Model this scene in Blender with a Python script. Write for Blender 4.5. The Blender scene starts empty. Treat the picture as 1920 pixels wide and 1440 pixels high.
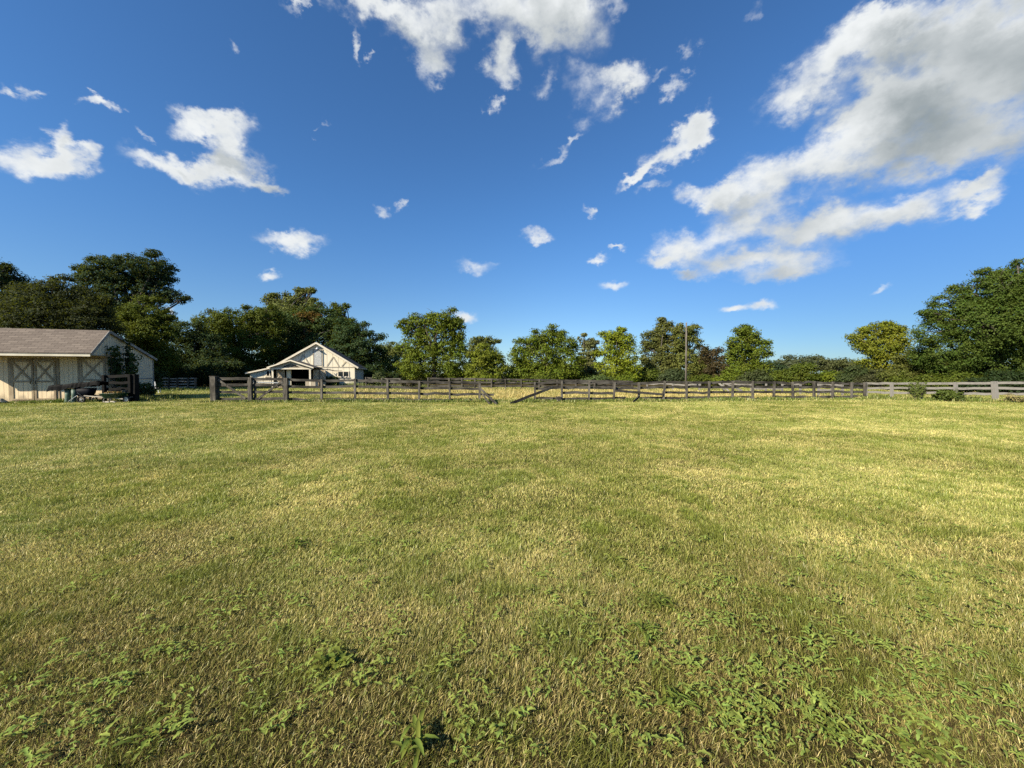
import bpy, math, random
import numpy as np
from mathutils import Vector, Matrix, Euler

R = math.radians
rng = np.random.default_rng(11)
random.seed(5)
S = bpy.context.scene
COL = S.collection

# ------------------------------------------------------------------ camera
F, HZ, CH = 722.0, 700.0, 1.6
PITCH = -math.atan((720 - HZ) / F)
cp, sp = math.cos(PITCH), math.sin(PITCH)
cam = bpy.data.objects.new('camera', bpy.data.cameras.new('camera'))
COL.objects.link(cam)
cam.location = (0, 0, CH)
cam.rotation_euler = (math.pi / 2 + PITCH, 0, 0)
cam.data.sensor_width = 36
cam.data.lens = F / 1920 * 36
cam.data.clip_start = 0.05
cam.data.clip_end = 3000
S.camera = cam


def ray(px, py):
    u, v = px - 960, 720 - py
    return np.array([u, F * cp - v * sp, F * sp + v * cp])


def at(px, py, Y):
    d = ray(px, py)
    d = d * (Y / d[1])
    return Vector((d[0], d[1], d[2] + CH))


def gnd(px, py):
    d = ray(px, py)
    d = d * (CH / -d[2])
    return Vector((d[0], d[1], 0))


# ------------------------------------------------------------------ helpers
def tag(o, label=None, cat=None, group=None, kind=None):
    for k, v in (('label', label), ('category', cat), ('group', group), ('kind', kind)):
        if v:
            o[k] = v
    return o


def empty(name, loc, rz=0, label=None, cat=None, group=None):
    o = bpy.data.objects.new(name, None)
    COL.objects.link(o)
    o.location = loc
    o.rotation_euler = (0, 0, rz)
    o.empty_display_size = 0.3
    return tag(o, label, cat, group)


class MB:
    def __init__(s):
        s.v, s.f = [], []

    def add(s, vs, fs):
        n = len(s.v)
        s.v += [tuple(p) for p in vs]
        s.f += [tuple(i + n for i in f) for f in fs]
        return s

    def box(s, c, d, rot=None):
        M = rot.to_matrix() if rot else Matrix.Identity(3)
        c = Vector(c)
        vs = [c + M @ Vector((x * d[0] / 2, y * d[1] / 2, z * d[2] / 2)) for x in (-1, 1) for y in (-1, 1) for z in (-1, 1)]
        return s.add(vs, [(0, 1, 3, 2), (4, 6, 7, 5), (0, 4, 5, 1), (2, 3, 7, 6), (0, 2, 6, 4), (1, 5, 7, 3)])

    def span(s, a, b):
        a, b = Vector(a), Vector(b)
        return s.box((a + b) / 2, [abs(b[i] - a[i]) for i in range(3)])

    def beam(s, p, q, w, h, up=(0, 0, 1), seg=1, warp=0.0):
        """board from p to q; w across (perpendicular to up), h along up"""
        p, q = Vector(p), Vector(q)
        d = (q - p).normalized()
        up = Vector(up)
        if abs(d.dot(up)) > 0.95:
            up = Vector((0, 1, 0))
        side = d.cross(up).normalized()
        u = side.cross(d).normalized()
        vs, fs = [], []
        for i in range(seg + 1):
            c = p.lerp(q, i / seg)
            k = 1.0
            if warp and 0 < i < seg:
                c = c + u * random.gauss(0, warp) + side * random.gauss(0, warp * .5)
            if warp:
                k = 1 + random.uniform(-.09, .09)
            for a, b in ((-1, -1), (1, -1), (1, 1), (-1, 1)):
                vs.append(c + side * a * w / 2 + u * b * h / 2 * k)
        for i in range(seg):
            o = i * 4
            for j in range(4):
                fs.append((o + j, o + (j + 1) % 4, o + 4 + (j + 1) % 4, o + 4 + j))
        fs.append((3, 2, 1, 0))
        o = seg * 4
        fs.append((o, o + 1, o + 2, o + 3))
        return s.add(vs, fs)

    def tube(s, pts, rad, n=8, cap=True):
        pts = [Vector(p) for p in pts]
        if not isinstance(rad, (list, tuple)):
            rad = [rad] * len(pts)
        vs, fs = [], []
        prev = None
        for i, p in enumerate(pts):
            d = (pts[min(i + 1, len(pts) - 1)] - pts[max(i - 1, 0)]).normalized()
            ref = Vector((1, 0, 0)) if prev is None else prev
            if abs(d.dot(ref)) > .95:
                ref = Vector((0, 1, 0))
            a = (ref - d * ref.dot(d)).normalized()
            prev = a
            b = d.cross(a)
            for k in range(n):
                t = 2 * math.pi * k / n
                vs.append(p + (a * math.cos(t) + b * math.sin(t)) * rad[i])
        for i in range(len(pts) - 1):
            for k in range(n):
                fs.append((i * n + k, i * n + (k + 1) % n, (i + 1) * n + (k + 1) % n, (i + 1) * n + k))
        if cap:
            fs.append(tuple(range(n - 1, -1, -1)))
            fs.append(tuple((len(pts) - 1) * n + k for k in range(n)))
        return s.add(vs, fs)

    def prism(s, outline, y0, y1):
        """outline of (x, z) points, extruded along y"""
        n = len(outline)
        vs = [(x, y0, z) for x, z in outline] + [(x, y1, z) for x, z in outline]
        fs = [tuple(range(n - 1, -1, -1)), tuple(range(n, 2 * n))]
        for i in range(n):
            fs.append((i, (i + 1) % n, n + (i + 1) % n, n + i))
        return s.add(vs, fs)

    def build(s, name, mat, parent=None, smooth=False, bevel=0.0, loc=None):
        me = bpy.data.meshes.new(name)
        me.from_pydata(s.v, [], s.f)
        me.update()
        import bmesh
        bm = bmesh.new()
        bm.from_mesh(me)
        bmesh.ops.recalc_face_normals(bm, faces=bm.faces)
        bm.to_mesh(me)
        bm.free()
        me.materials.append(mat)
        if smooth:
            for p in me.polygons:
                p.use_smooth = True
        o = bpy.data.objects.new(name, me)
        COL.objects.link(o)
        if parent:
            o.parent = parent
        if loc:
            o.location = loc
        if bevel:
            m = o.modifiers.new('bevel', 'BEVEL')
            m.width = bevel
            m.segments = 1
        return o


def np_mesh(name, V, faces, mat, tint=None, parent=None, smooth=False):
    """faces: list of int arrays (n,k)"""
    me = bpy.data.meshes.new(name)
    me.vertices.add(len(V))
    me.vertices.foreach_set('co', np.ascontiguousarray(V, dtype=np.float32).ravel())
    loops = np.concatenate([f.ravel() for f in faces]).astype(np.int32)
    tot = np.concatenate([np.full(len(f), f.shape[1], dtype=np.int32) for f in faces])
    st = np.concatenate([[0], np.cumsum(tot)[:-1]]).astype(np.int32)
    me.loops.add(len(loops))
    me.loops.foreach_set('vertex_index', loops)
    me.polygons.add(len(tot))
    me.polygons.foreach_set('loop_start', st)
    if smooth:
        me.polygons.foreach_set('use_smooth', np.ones(len(tot), dtype=bool))
    if tint is not None:
        a = me.attributes.new('tint', 'FLOAT', 'POINT')
        a.data.foreach_set('value', np.ascontiguousarray(tint, dtype=np.float32))
    me.update(calc_edges=True)
    me.materials.append(mat)
    o = bpy.data.objects.new(name, me)
    COL.objects.link(o)
    if parent:
        o.parent = parent
    return o


# ------------------------------------------------------------------ materials
class NT:
    def __init__(s, tree):
        s.t = tree

    def n(s, typ, **kw):
        nd = s.t.nodes.new(typ)
        for k, v in kw.items():
            setattr(nd, k, v)
        return nd

    def link(s, a, b):
        s.t.links.new(a, b)

    def setin(s, sock, v):
        if hasattr(v, 'is_output') or isinstance(v, bpy.types.NodeSocket):
            s.t.links.new(v, sock)
        else:
            if isinstance(v, (tuple, list)) and len(v) == 3 and sock.type == 'RGBA':
                v = (*v, 1)
            sock.default_value = v

    def math(s, op, *a, clamp=False):
        nd = s.n('ShaderNodeMath', operation=op, use_clamp=clamp)
        for i, v in enumerate(a):
            s.setin(nd.inputs[i], v)
        return nd.outputs[0]

    def vec(s, op, *a):
        nd = s.n('ShaderNodeVectorMath', operation=op)
        for i, v in enumerate(a):
            if op == 'SCALE' and i == 1:
                s.setin(nd.inputs['Scale'], v)
            else:
                s.setin(nd.inputs[i], v)
        return nd.outputs['Value'] if op in ('DOT_PRODUCT', 'LENGTH') else nd.outputs['Vector']

    def noise(s, vec, scale, detail=4, rough=.55, out='Fac', dist=0.0):
        nd = s.n('ShaderNodeTexNoise')
        if vec is not None:
            s.link(vec, nd.inputs['Vector'])
        nd.inputs['Scale'].default_value = scale
        nd.inputs['Detail'].default_value = detail
        nd.inputs['Roughness'].default_value = rough
        nd.inputs['Distortion'].default_value = dist
        return nd.outputs[out]

    def mix(s, fac, a, b, blend='MIX'):
        nd = s.n('ShaderNodeMix', data_type='RGBA', blend_type=blend)
        s.setin(nd.inputs[0], fac)
        s.setin(nd.inputs[6], a)
        s.setin(nd.inputs[7], b)
        return nd.outputs[2]

    def ramp(s, fac, lo, hi, a=0.0, b=1.0, smooth=True):
        nd = s.n('ShaderNodeMapRange')
        nd.interpolation_type = 'SMOOTHSTEP' if smooth else 'LINEAR'
        s.setin(nd.inputs[0], fac)
        for i, v in zip((1, 2, 3, 4), (lo, hi, a, b)):
            nd.inputs[i].default_value = v
        return nd.outputs[0]


def mat(name):
    m = bpy.data.materials.new(name)
    m.use_nodes = True
    m.node_tree.nodes.clear()
    t = NT(m.node_tree)
    out = t.n('ShaderNodeOutputMaterial')
    return m, t, out


def principled(t, out, col, rough=.7, spec=.3, bump=None, bstr=.3, bdist=.01, metal=0):
    p = t.n('ShaderNodeBsdfPrincipled')
    t.setin(p.inputs['Base Color'], col)
    t.setin(p.inputs['Roughness'], rough)
    p.inputs['Specular IOR Level'].default_value = spec
    p.inputs['Metallic'].default_value = metal
    if bump is not None:
        b = t.n('ShaderNodeBump')
        b.inputs['Strength'].default_value = bstr
        b.inputs['Distance'].default_value = bdist
        t.link(bump, b.inputs['Height'])
        t.link(b.outputs[0], p.inputs['Normal'])
    t.link(p.outputs[0], out.inputs[0])
    return p


def objco(t, scale=None):
    c = t.n('ShaderNodeTexCoord').outputs['Object']
    if scale:
        c = t.vec('MULTIPLY', c, scale)
    return c


def simple(name, col, rough=.6, var=.25, scale=8, metal=0, spec=.3):
    m, t, out = mat(name)
    c = objco(t)
    n = t.noise(c, scale, 5)
    col2 = tuple(x * (1 - var) for x in col)
    col3 = tuple(min(1, x * (1 + var)) for x in col)
    principled(t, out, t.mix(t.ramp(n, .3, .7), col2, col3), rough, spec, n, .2, .01, metal)
    return m


def wood(name, dark, light, stretch, rough=.85, bias=.5):
    m, t, out = mat(name)
    c = objco(t, stretch)
    n = t.noise(c, 1.0, 6, .65)
    n2 = t.noise(objco(t), 1.7, 3)
    n3 = t.noise(objco(t), .55, 2)
    f = t.math('ADD', t.math('MULTIPLY', n, .6), t.math('MULTIPLY', n2, .4))
    f = t.math('ADD', f, t.math('MULTIPLY', t.math('SUBTRACT', n3, .5), .3))
    principled(t, out, t.mix(t.ramp(f, bias - .16, bias + .16), dark, light), rough, .1, n, .5, .01)
    return m


# --- lawn colours shared by the ground sheet and the blades standing on it
def lawn_mask(t, co):
    """0 = green, 1 = straw"""
    a = t.noise(co, .5, 3, .6)
    b = t.noise(co, 1.5, 4, .65)
    c = t.noise(co, 4.5, 3, .6)
    f = t.math('ADD', t.math('MULTIPLY', a, .42), t.math('MULTIPLY', b, .38))
    f = t.math('ADD', f, t.math('MULTIPLY', c, .2))
    return t.math('MULTIPLY_ADD', t.math('SUBTRACT', f, .5), 1.45, .5)


def ground_mat(name, green, straw, soil, lo, hi, soil_amt=.5):
    m, t, out = mat(name)
    co = objco(t)
    f = lawn_mask(t, co)
    fine = t.noise(co, 38, 5, .7)
    fine2 = t.noise(co, 130, 3, .7)
    col = t.mix(t.ramp(f, lo, hi), green, straw)
    col = t.mix(t.ramp(t.math('ADD', t.math('MULTIPLY', fine, .6), t.math('MULTIPLY', fine2, .4)), .42, .62, soil_amt, 0), col, soil)
    principled(t, out, col, .95, .05, t.math('ADD', fine, fine2), .8, .03)
    return m


def blade_mat(name, green, straw, lo, hi, spread=.35, transl=.3, near_brown=False):
    m, t, out = mat(name)
    co = objco(t)
    f = lawn_mask(t, co)
    tint = t.n('ShaderNodeAttribute', attribute_name='tint').outputs['Fac']
    f = t.math('ADD', f, t.math('MULTIPLY', t.math('SUBTRACT', tint, .5), spread))
    col = t.mix(t.ramp(f, lo, hi), green, straw)
    if near_brown:  # blade colour turns darker and browner towards the camera, with a noisy edge
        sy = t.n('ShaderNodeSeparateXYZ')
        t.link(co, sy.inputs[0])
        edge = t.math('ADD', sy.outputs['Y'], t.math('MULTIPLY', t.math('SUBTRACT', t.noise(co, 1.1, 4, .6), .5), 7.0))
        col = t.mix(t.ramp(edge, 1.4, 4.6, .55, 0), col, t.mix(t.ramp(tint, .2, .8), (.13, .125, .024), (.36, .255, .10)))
    br = t.n('ShaderNodeHueSaturation')
    # every blade a little lighter or darker than its neighbour
    h = t.math('FRACT', t.math('MULTIPLY', tint, 37.3))
    t.link(t.ramp(h, 0, 1, .65, 1.4, False), br.inputs['Value'])
    t.link(col, br.inputs['Color'])
    col = br.outputs[0]
    d = t.n('ShaderNodeBsdfDiffuse')
    tr = t.n('ShaderNodeBsdfTranslucent')
    gl = t.n('ShaderNodeBsdfGlossy')
    gl.inputs['Roughness'].default_value = .45
    gl.inputs['Color'].default_value = (.8, .8, .7, 1)
    t.link(col, d.inputs['Color'])
    t.link(col, tr.inputs['Color'])
    mx = t.n('ShaderNodeMixShader')
    mx.inputs[0].default_value = transl
    t.link(d.outputs[0], mx.inputs[1])
    t.link(tr.outputs[0], mx.inputs[2])
    m2 = t.n('ShaderNodeMixShader')
    m2.inputs[0].default_value = .035
    t.link(mx.outputs[0], m2.inputs[1])
    t.link(gl.outputs[0], m2.inputs[2])
    t.link(m2.outputs[0], out.inputs[0])
    return m


def leaf_mat(name, h0=.478, h1=.525):
    """leaf colour is the object's own colour; patches shift towards a second hue"""
    m, t, out = mat(name)
    oi = t.n('ShaderNodeObjectInfo')
    tint = t.n('ShaderNodeAttribute', attribute_name='tint').outputs['Fac']
    co = objco(t)
    patch = t.noise(co, .45, 3, .5)
    hs = t.n('ShaderNodeHueSaturation')
    t.link(oi.outputs['Color'], hs.inputs['Color'])
    t.link(t.ramp(t.math('ADD', t.math('MULTIPLY', tint, .5), t.math('MULTIPLY', patch, .5)), .2, .8, h0, h1, False), hs.inputs['Hue'])
    t.link(t.ramp(t.math('FRACT', t.math('MULTIPLY', tint, 13.7)), 0, 1, .72, 1.22, False), hs.inputs['Value'])
    col = hs.outputs[0]
    d = t.n('ShaderNodeBsdfDiffuse')
    tr = t.n('ShaderNodeBsdfTranslucent')
    gl = t.n('ShaderNodeBsdfGlossy')
    gl.inputs['Roughness'].default_value = .65
    t.link(col, d.inputs['Color'])
    tcol = t.mix(.5, col, (.5, .55, .05), 'MIX')
    tcol = t.mix(1.0, tcol, (.55, .55, .5), 'MULTIPLY')
    t.link(tcol, tr.inputs['Color'])
    mx = t.n('ShaderNodeMixShader')
    mx.inputs[0].default_value = .26
    t.link(d.outputs[0], mx.inputs[1])
    t.link(tr.outputs[0], mx.inputs[2])
    m2 = t.n('ShaderNodeMixShader')
    m2.inputs[0].default_value = .012
    t.link(mx.outputs[0], m2.inputs[1])
    t.link(gl.outputs[0], m2.inputs[2])
    t.link(m2.outputs[0], out.inputs[0])
    return m


def siding_mat(name, base, worn, peel=.35, pitch=.2):
    """painted vertical boards: narrow grooves, streaky dirt, flaked paint"""
    m, t, out = mat(name)
    co = objco(t)
    sx = t.n('ShaderNodeSeparateXYZ')
    t.link(co, sx.inputs[0])
    along = t.math('ADD', sx.outputs['X'], sx.outputs['Y'])
    fr = t.math('FRACT', t.math('DIVIDE', along, pitch))
    groove = t.ramp(t.math('ABSOLUTE', t.math('SUBTRACT', fr, .5)), .44, .48)
    streak = t.noise(t.vec('MULTIPLY', co, (9, 9, .8)), 1, 5, .65)
    blot = t.noise(t.vec('MULTIPLY', co, (3, 3, 1.0)), 1.1, 4, .55)
    col = t.mix(t.ramp(streak, .35, .75, 0, .5), base, tuple(x * .72 for x in base))
    col = t.mix(t.ramp(blot, .76 - peel * .3, .80 - peel * .3), col, worn)
    splash = t.math('ADD', sx.outputs['Z'], t.math('MULTIPLY', t.math('SUBTRACT', blot, .5), 1.6))
    col = t.mix(t.ramp(splash, .05, .5, .55, 0), col, tuple(x * .9 for x in worn))
    col = t.mix(t.math('MULTIPLY', groove, .55), col, tuple(x * .4 for x in worn))
    principled(t, out, col, .75, .25, t.math('SUBTRACT', t.math('MULTIPLY', streak, .3), groove), .6, .012)
    return m


def shingle_mat(name, a, b):
    m, t, out = mat(name)
    co = objco(t)
    br = t.n('ShaderNodeTexBrick')
    uv = t.n('ShaderNodeSeparateXYZ')
    t.link(co, uv.inputs[0])
    cmb = t.n('ShaderNodeCombineXYZ')
    t.link(uv.outputs['X'], cmb.inputs[0])
    t.link(t.math('ADD', t.math('MULTIPLY', uv.outputs['Z'], 1.0), t.math('MULTIPLY', uv.outputs['Y'], .35)), cmb.inputs[1])
    t.link(cmb.outputs[0], br.inputs['Vector'])
    br.inputs['Color1'].default_value = (*a, 1)
    br.inputs['Color2'].default_value = (*b, 1)
    br.inputs['Mortar'].default_value = (*(x * .45 for x in a), 1)
    br.inputs['Scale'].default_value = 1
    br.inputs['Brick Width'].default_value = .42
    br.inputs['Row Height'].default_value = .14
    br.inputs['Mortar Size'].default_value = .012
    br.inputs['Bias'].default_value = -.1
    n = t.noise(co, 1.3, 5)
    n2 = t.noise(co, 60, 2)
    col = t.mix(t.ramp(n, .35, .7, 0, .35), br.outputs['Color'], tuple(x * .7 for x in b))
    col = t.mix(t.ramp(n2, .4, .65, .25, 0), col, tuple(x * .5 for x in a))
    principled(t, out, col, .9, .1, br.outputs['Fac'], -.4, .02)
    return m


M = {}
GREEN, STRAW = (.25, .285, .048), (.76, .645, .24)
M['ground'] = ground_mat('lawn', (.055, .052, .016), (.13, .095, .04), (.04, .03, .016), .42, .62, .5)
M['pasture'] = ground_mat('pasture', (.17, .16, .045), (.40, .29, .10), (.2, .14, .06), .36, .52, .35)
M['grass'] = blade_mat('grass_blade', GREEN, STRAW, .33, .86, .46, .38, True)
M['tall'] = blade_mat('tall_grass_blade', (.13, .175, .028), (.46, .40, .15), .48, .78, .3)
M['dry'] = blade_mat('dry_grass_blade', (.24, .24, .06), (.60, .47, .18), .32, .62, .3)
M['leaf'] = leaf_mat('tree_leaf')
M['weed'] = leaf_mat('weed_leaf', .455, .507)
M['bark'] = wood('bark', (.035, .03, .024), (.12, .105, .085), (7, 7, 1.2))
M['rail'] = wood('weathered_rail', (.022, .020, .017), (.12, .109, .092), (1.4, 22, 22), bias=.54)
M['post'] = wood('weathered_post', (.025, .022, .018), (.145, .131, .108), (20, 20, 1.8))
M['palerail'] = wood('pale_weathered_rail', (.05, .045, .038), (.20, .186, .163), (1.6, 20, 20), bias=.42)
M['palepost'] = wood('pale_weathered_post', (.06, .054, .046), (.22, .205, .18), (18, 18, 2), bias=.42)
M['blackwood'] = wood('blackened_wood', (.003, .003, .003), (.014, .0135, .0125), (3, 14, 14))
M['siding'] = siding_mat('cream_siding', (.80, .63, .40), (.27, .22, .14), .05)
M['gable'] = siding_mat('peeling_siding', (.62, .55, .40), (.12, .11, .09), .55)
M['trim'] = wood('taupe_trim', (.24, .185, .12), (.42, .335, .22), (9, 9, 2))
M['fascia'] = wood('cream_fascia', (.52, .47, .36), (.72, .66, .52), (1, 12, 12))
M['rake'] = wood('grey_rake_board', (.13, .13, .12), (.36, .35, .32), (4, 4, 8))
M['shingle'] = shingle_mat('asphalt_shingle', (.15, .122, .10), (.225, .185, .15))
M['barnroof'] = shingle_mat('barn_shingle', (.10, .09, .08), (.15, .135, .12))
M['stucco'] = siding_mat('barn_cream', (.84, .75, .56), (.45, .38, .27), .0, .6)
M['barnside'] = siding_mat('barn_side', (.55, .55, .48), (.34, .32, .27), .2, .3)
M['brace'] = wood('barn_grey_brace', (.36, .31, .23), (.50, .44, .34), (6, 6, 6))
M['whitetrim'] = wood('barn_white_trim', (.64, .56, .42), (.80, .72, .56), (4, 4, 4))
M['dark'] = simple('dark_interior', (.012, .011, .010), .95, .3, 3, spec=0)
M['pane'] = simple('window_pane', (.012, .015, .018), .08, .2, 2, spec=.5)
M['tarp'] = simple('black_tarp', (.003, .003, .003), .6, .3, 6, spec=.04)
M['blackmetal'] = simple('black_enamel', (.004, .005, .008), .55, .3, 6, spec=.06)
M['steel'] = simple('grey_steel', (.35, .35, .35), .4, .2, 10, metal=.6)
M['rubber'] = simple('black_rubber', (.015, .015, .015), .8, .2, 10)
M['greenpaint'] = simple('green_paint', (.012, .06, .035), .35, .3, 6, spec=.5)
M['palegreen'] = simple('pale_green_plastic', (.07, .11, .08), .5, .3, 7)
M['whiteplastic'] = simple('white_plastic', (.75, .75, .73), .4, .08, 4)
M['palewood'] = wood('pale_lumber', (.30, .27, .22), (.52, .47, .39), (3, 12, 12))
M['stone'] = simple('pale_stone', (.42, .35, .25), .9, .35, 9)
M['pole'] = wood('pole_wood', (.07, .062, .05), (.17, .15, .125), (14, 14, 1))
M['litter'] = simple('brown_leaves', (.22, .14, .06), .9, .6, 22)
M['lattice'] = simple('white_lattice', (.6, .6, .56), .6, .1, 6)

# ------------------------------------------------------------------ sun and sky with clouds
SUN_EL = R(32)
sun_h = Vector((-.74, -.67, 0)).normalized()
sd = Vector((sun_h.x * math.cos(SUN_EL), sun_h.y * math.cos(SUN_EL), math.sin(SUN_EL)))
sl = bpy.data.lights.new('sun', 'SUN')
sl.energy = 4.9
sl.angle = R(.53)
sl.color = (1, .91, .75)
so = bpy.data.objects.new('sun', sl)
COL.objects.link(so)
so.rotation_euler = sd.to_track_quat('Z', 'Y').to_euler()
so.location = (-30, -25, 30)

W = bpy.data.worlds.new('World')
S.world = W
W.use_nodes = True
W.node_tree.nodes.clear()
t = NT(W.node_tree)
wout = t.n('ShaderNodeOutputWorld')
bg = t.n('ShaderNodeBackground')
t.link(bg.outputs[0], wout.inputs[0])
bg.inputs['Strength'].default_value = .052
sky = t.n('ShaderNodeTexSky', sky_type='NISHITA')
sky.sun_disc = False
sky.sun_elevation = SUN_EL
sky.sun_rotation = math.atan2(sd.x, sd.y)
sky.altitude = 200
sky.air_density = 1.0
sky.dust_density = .15
sky.ozone_density = 2.2

# clouds: (px, py, rx, ry, rotation, weight), turned into directions on the sky
CL = [
    # big bank, upper part of the sky
    (1760, 170, 330, 150, 30, 1), (1490, 165, 120, 62, 35, 1), (1600, 75, 150, 75, 25, 1), (1625, 175, 130, 75, 40, .8), (1700, 40, 180, 85, 20, 1), (1900, 70, 230, 150, 20, 1),
    (1610, 265, 200, 85, 35, 1), (1440, 345, 170, 58, 22, 1), (1330, 362, 85, 38, 8, 1), (1850, 270, 200, 80, 5, 1), (1740, 300, 160, 60, 10, .6),
    (1590, 405, 130, 55, 12, 1), (1710, 395, 140, 46, 12, 1), (1835, 368, 80, 30, 25, 1), (1500, 420, 95, 45, 30, 1), (1400, 420, 110, 50, 20, .9),
    (1285, 462, 95, 42, 12, 1), (1235, 488, 50, 22, 0, 1), (1380, 488, 130, 32, 8, 1), (1500, 488, 110, 42, 8, 1), (1440, 515, 90, 18, 5, .8), (1290, 512, 40, 14, 0, .8),
    # lance shaped cloud
    (1262, 272, 110, 34, 33, 1), (1190, 325, 60, 15, 35, 1), (1312, 240, 55, 34, 40, 1),
    # cloud over the top edge
    (690, 15, 110, 55, -12, 1), (800, 45, 110, 75, -20, 1), (950, 10, 190, 95, 0, 1), (1065, 40, 95, 105, 0, .9), (820, 122, 40, 55, -30, .8), (942, 112, 42, 55, 5, 1),
    (1120, 170, 80, 60, 0, .5), (1172, 155, 58, 50, 20, .9), (1022, 165, 55, 26, 52, .45), (667, 85, 14, 38, 0, .7), (700, 125, 22, 10, -20, .5), (932, 203, 24, 17, 55, .7),
    (560, 5, 60, 18, -15, .5), (1150, 5, 40, 30, 0, .4),
    (1085, 235, 30, 13, 40, .5), (1045, 278, 60, 15, 38, .4), (1265, 168, 26, 24, 50, .7), (1296, 108, 42, 16, 52, .6), (1235, 135, 22, 12, 40, .4),
    # towards the far treeline
    (50, 288, 120, 42, -6, 1), (112, 270, 50, 40, 0, 1), (160, 302, 50, 24, -22, .9), (40, 183, 40, 18, -10, .6), (170, 193, 48, 18, -10, 1),
    (385, 238, 80, 32, -12, 1), (452, 258, 62, 48, 0, 1), (462, 308, 58, 52, 0, 1), (400, 312, 90, 38, 0, 1), (318, 303, 100, 32, -8, 1), (490, 345, 48, 22, -15, 1),
    (548, 455, 85, 25, -2, 1), (512, 513, 34, 15, 0, 1), (425, 97, 24, 15, -45, .5), (715, 395, 26, 16, -38, .6), (757, 378, 26, 11, 40, .7), (1000, 443, 42, 15, 4, .75),
    (897, 497, 46, 15, -3, .5), (1130, 486, 26, 13, 0, .7), (1148, 541, 36, 14, 3, .75), (1362, 580, 34, 13, 8, 1), (1412, 573, 46, 14, 4, 1), (1105, 398, 18, 11, 0, .7), (872, 592, 30, 14, 0, 1),
    (268, 242, 24, 9, -40, .4), (1162, 467, 20, 8, 0, .6), (1228, 342, 45, 15, 25, .5), (1650, 545, 28, 8, 22, .4), (325, 580, 14, 12, 0, .8), (590, 243, 14, 11, 0, .4), (1425, 25, 32, 14, 60, .3),
]


def azel(px, py):
    d = ray(px, py)
    d = d / np.linalg.norm(d)
    return np.array([math.atan2(d[0], d[1]), math.asin(d[2])])


tc = t.n('ShaderNodeTexCoord').outputs['Generated']
dirn = t.vec('NORMALIZE', tc)
sx = t.n('ShaderNodeSeparateXYZ')
t.link(dirn, sx.inputs[0])
az = t.math('ARCTAN2', sx.outputs['X'], sx.outputs['Y'])
el = t.math('ARCSINE', sx.outputs['Z'])
# cloud-layer coordinates for the noise: shrinks towards the horizon as a flat layer would
pl = t.vec('DIVIDE', dirn, t.n('ShaderNodeCombineXYZ').outputs[0])
cz = t.vec('DIVIDE', dirn, None) if False else None
zz = t.math('ADD', t.math('MAXIMUM', sx.outputs['Z'], 0.0), .22)
cmb = t.n('ShaderNodeCombineXYZ')
for i in range(3):
    t.link(zz, cmb.inputs[i])
pl = t.vec('MULTIPLY', dirn, (2.6, 2.6, 3.6))
w1 = t.noise(pl, 3.0, 6, .55, 'Color')
w2 = t.noise(pl, 13.0, 6, .60, 'Color')
warp = t.vec('ADD', t.vec('SCALE', t.vec('SUBTRACT', w1, (.5, .5, .5)), .15), t.vec('SCALE', t.vec('SUBTRACT', w2, (.5, .5, .5)), .07))
fade = t.ramp(sx.outputs['Z'], .08, .5, .35, 1.0, False)
warp = t.vec('SCALE', warp, fade)
qa = t.n('ShaderNodeCombineXYZ')
t.link(az, qa.inputs[0])
t.link(el, qa.inputs[1])
qa.inputs[2].default_value = 1
wxy = t.vec('MULTIPLY', warp, (1, 1, 0))
q0 = t.vec('ADD', qa.outputs[0], wxy)
fib = t.noise(pl, 8.0, 8, .60)

grp = bpy.data.node_groups.new('cloud_field', 'ShaderNodeTree')
grp.interface.new_socket('Q', in_out='INPUT', socket_type='NodeSocketVector')
grp.interface.new_socket('Field', in_out='OUTPUT', socket_type='NodeSocketFloat')
g = NT(grp)
gi, go = g.n('NodeGroupInput'), g.n('NodeGroupOutput')
acc = 0.0
for (px, py, rx, ry, rot, wt) in CL:
    c = azel(px, py)
    J = np.stack([(azel(px + 2, py) - c) / 2, (azel(px, py - 2) - c) / 2], axis=1)
    a = R(rot)
    E = J @ np.array([[rx * math.cos(a), -ry * math.sin(a)], [rx * math.sin(a), ry * math.cos(a)]])
    I = np.linalg.inv(E)
    off = -I @ c
    da = g.vec('DOT_PRODUCT', gi.outputs[0], (I[0, 0], I[0, 1], off[0]))
    db = g.vec('DOT_PRODUCT', gi.outputs[0], (I[1, 0], I[1, 1], off[1]))
    r2 = g.math('MULTIPLY_ADD', db, db, g.math('MULTIPLY', da, da))
    k = g.math('SUBTRACT', 1.0, r2, clamp=True)
    k2 = k if wt == 1 else g.math('MULTIPLY', k, wt)
    acc = g.math('MULTIPLY_ADD', k, k2, acc)
g.link(acc, go.inputs[0])


def field(q):
    nd = t.n('ShaderNodeGroup')
    nd.node_tree = grp
    t.link(q, nd.inputs[0])
    return nd.outputs[0]


f0 = field(q0)
f1 = field(t.vec('ADD', q0, (-.052, .04, 0)))
fibc = t.math('MULTIPLY', t.math('SUBTRACT', fib, .5), 1.5)
dens = t.math('ADD', f0, t.math('MULTIPLY', fibc, t.math('MINIMUM', t.math('MULTIPLY', f0, 2.2), 1.1)))
cover = t.ramp(dens, .0, 1.15)
cover = t.math('POWER', cover, .85)
thick = t.math('ADD', t.math('MULTIPLY', f1, .75), t.math('MULTIPLY', f0, .25))
puff = t.noise(pl, 4.5, 5, .5)
thick = t.math('ADD', thick, t.math('MULTIPLY', fibc, -.22))
thick = t.math('ADD', thick, t.math('MULTIPLY', t.math('SUBTRACT', puff, .5), 1.0))
shade = t.ramp(thick, .12, 1.95, 0, 1, False)
ccol = t.mix(shade, (8.6, 8.9, 9.0), (2.35, 2.85, 3.1))
lowz = t.ramp(sx.outputs['Z'], .02, .40)
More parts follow.
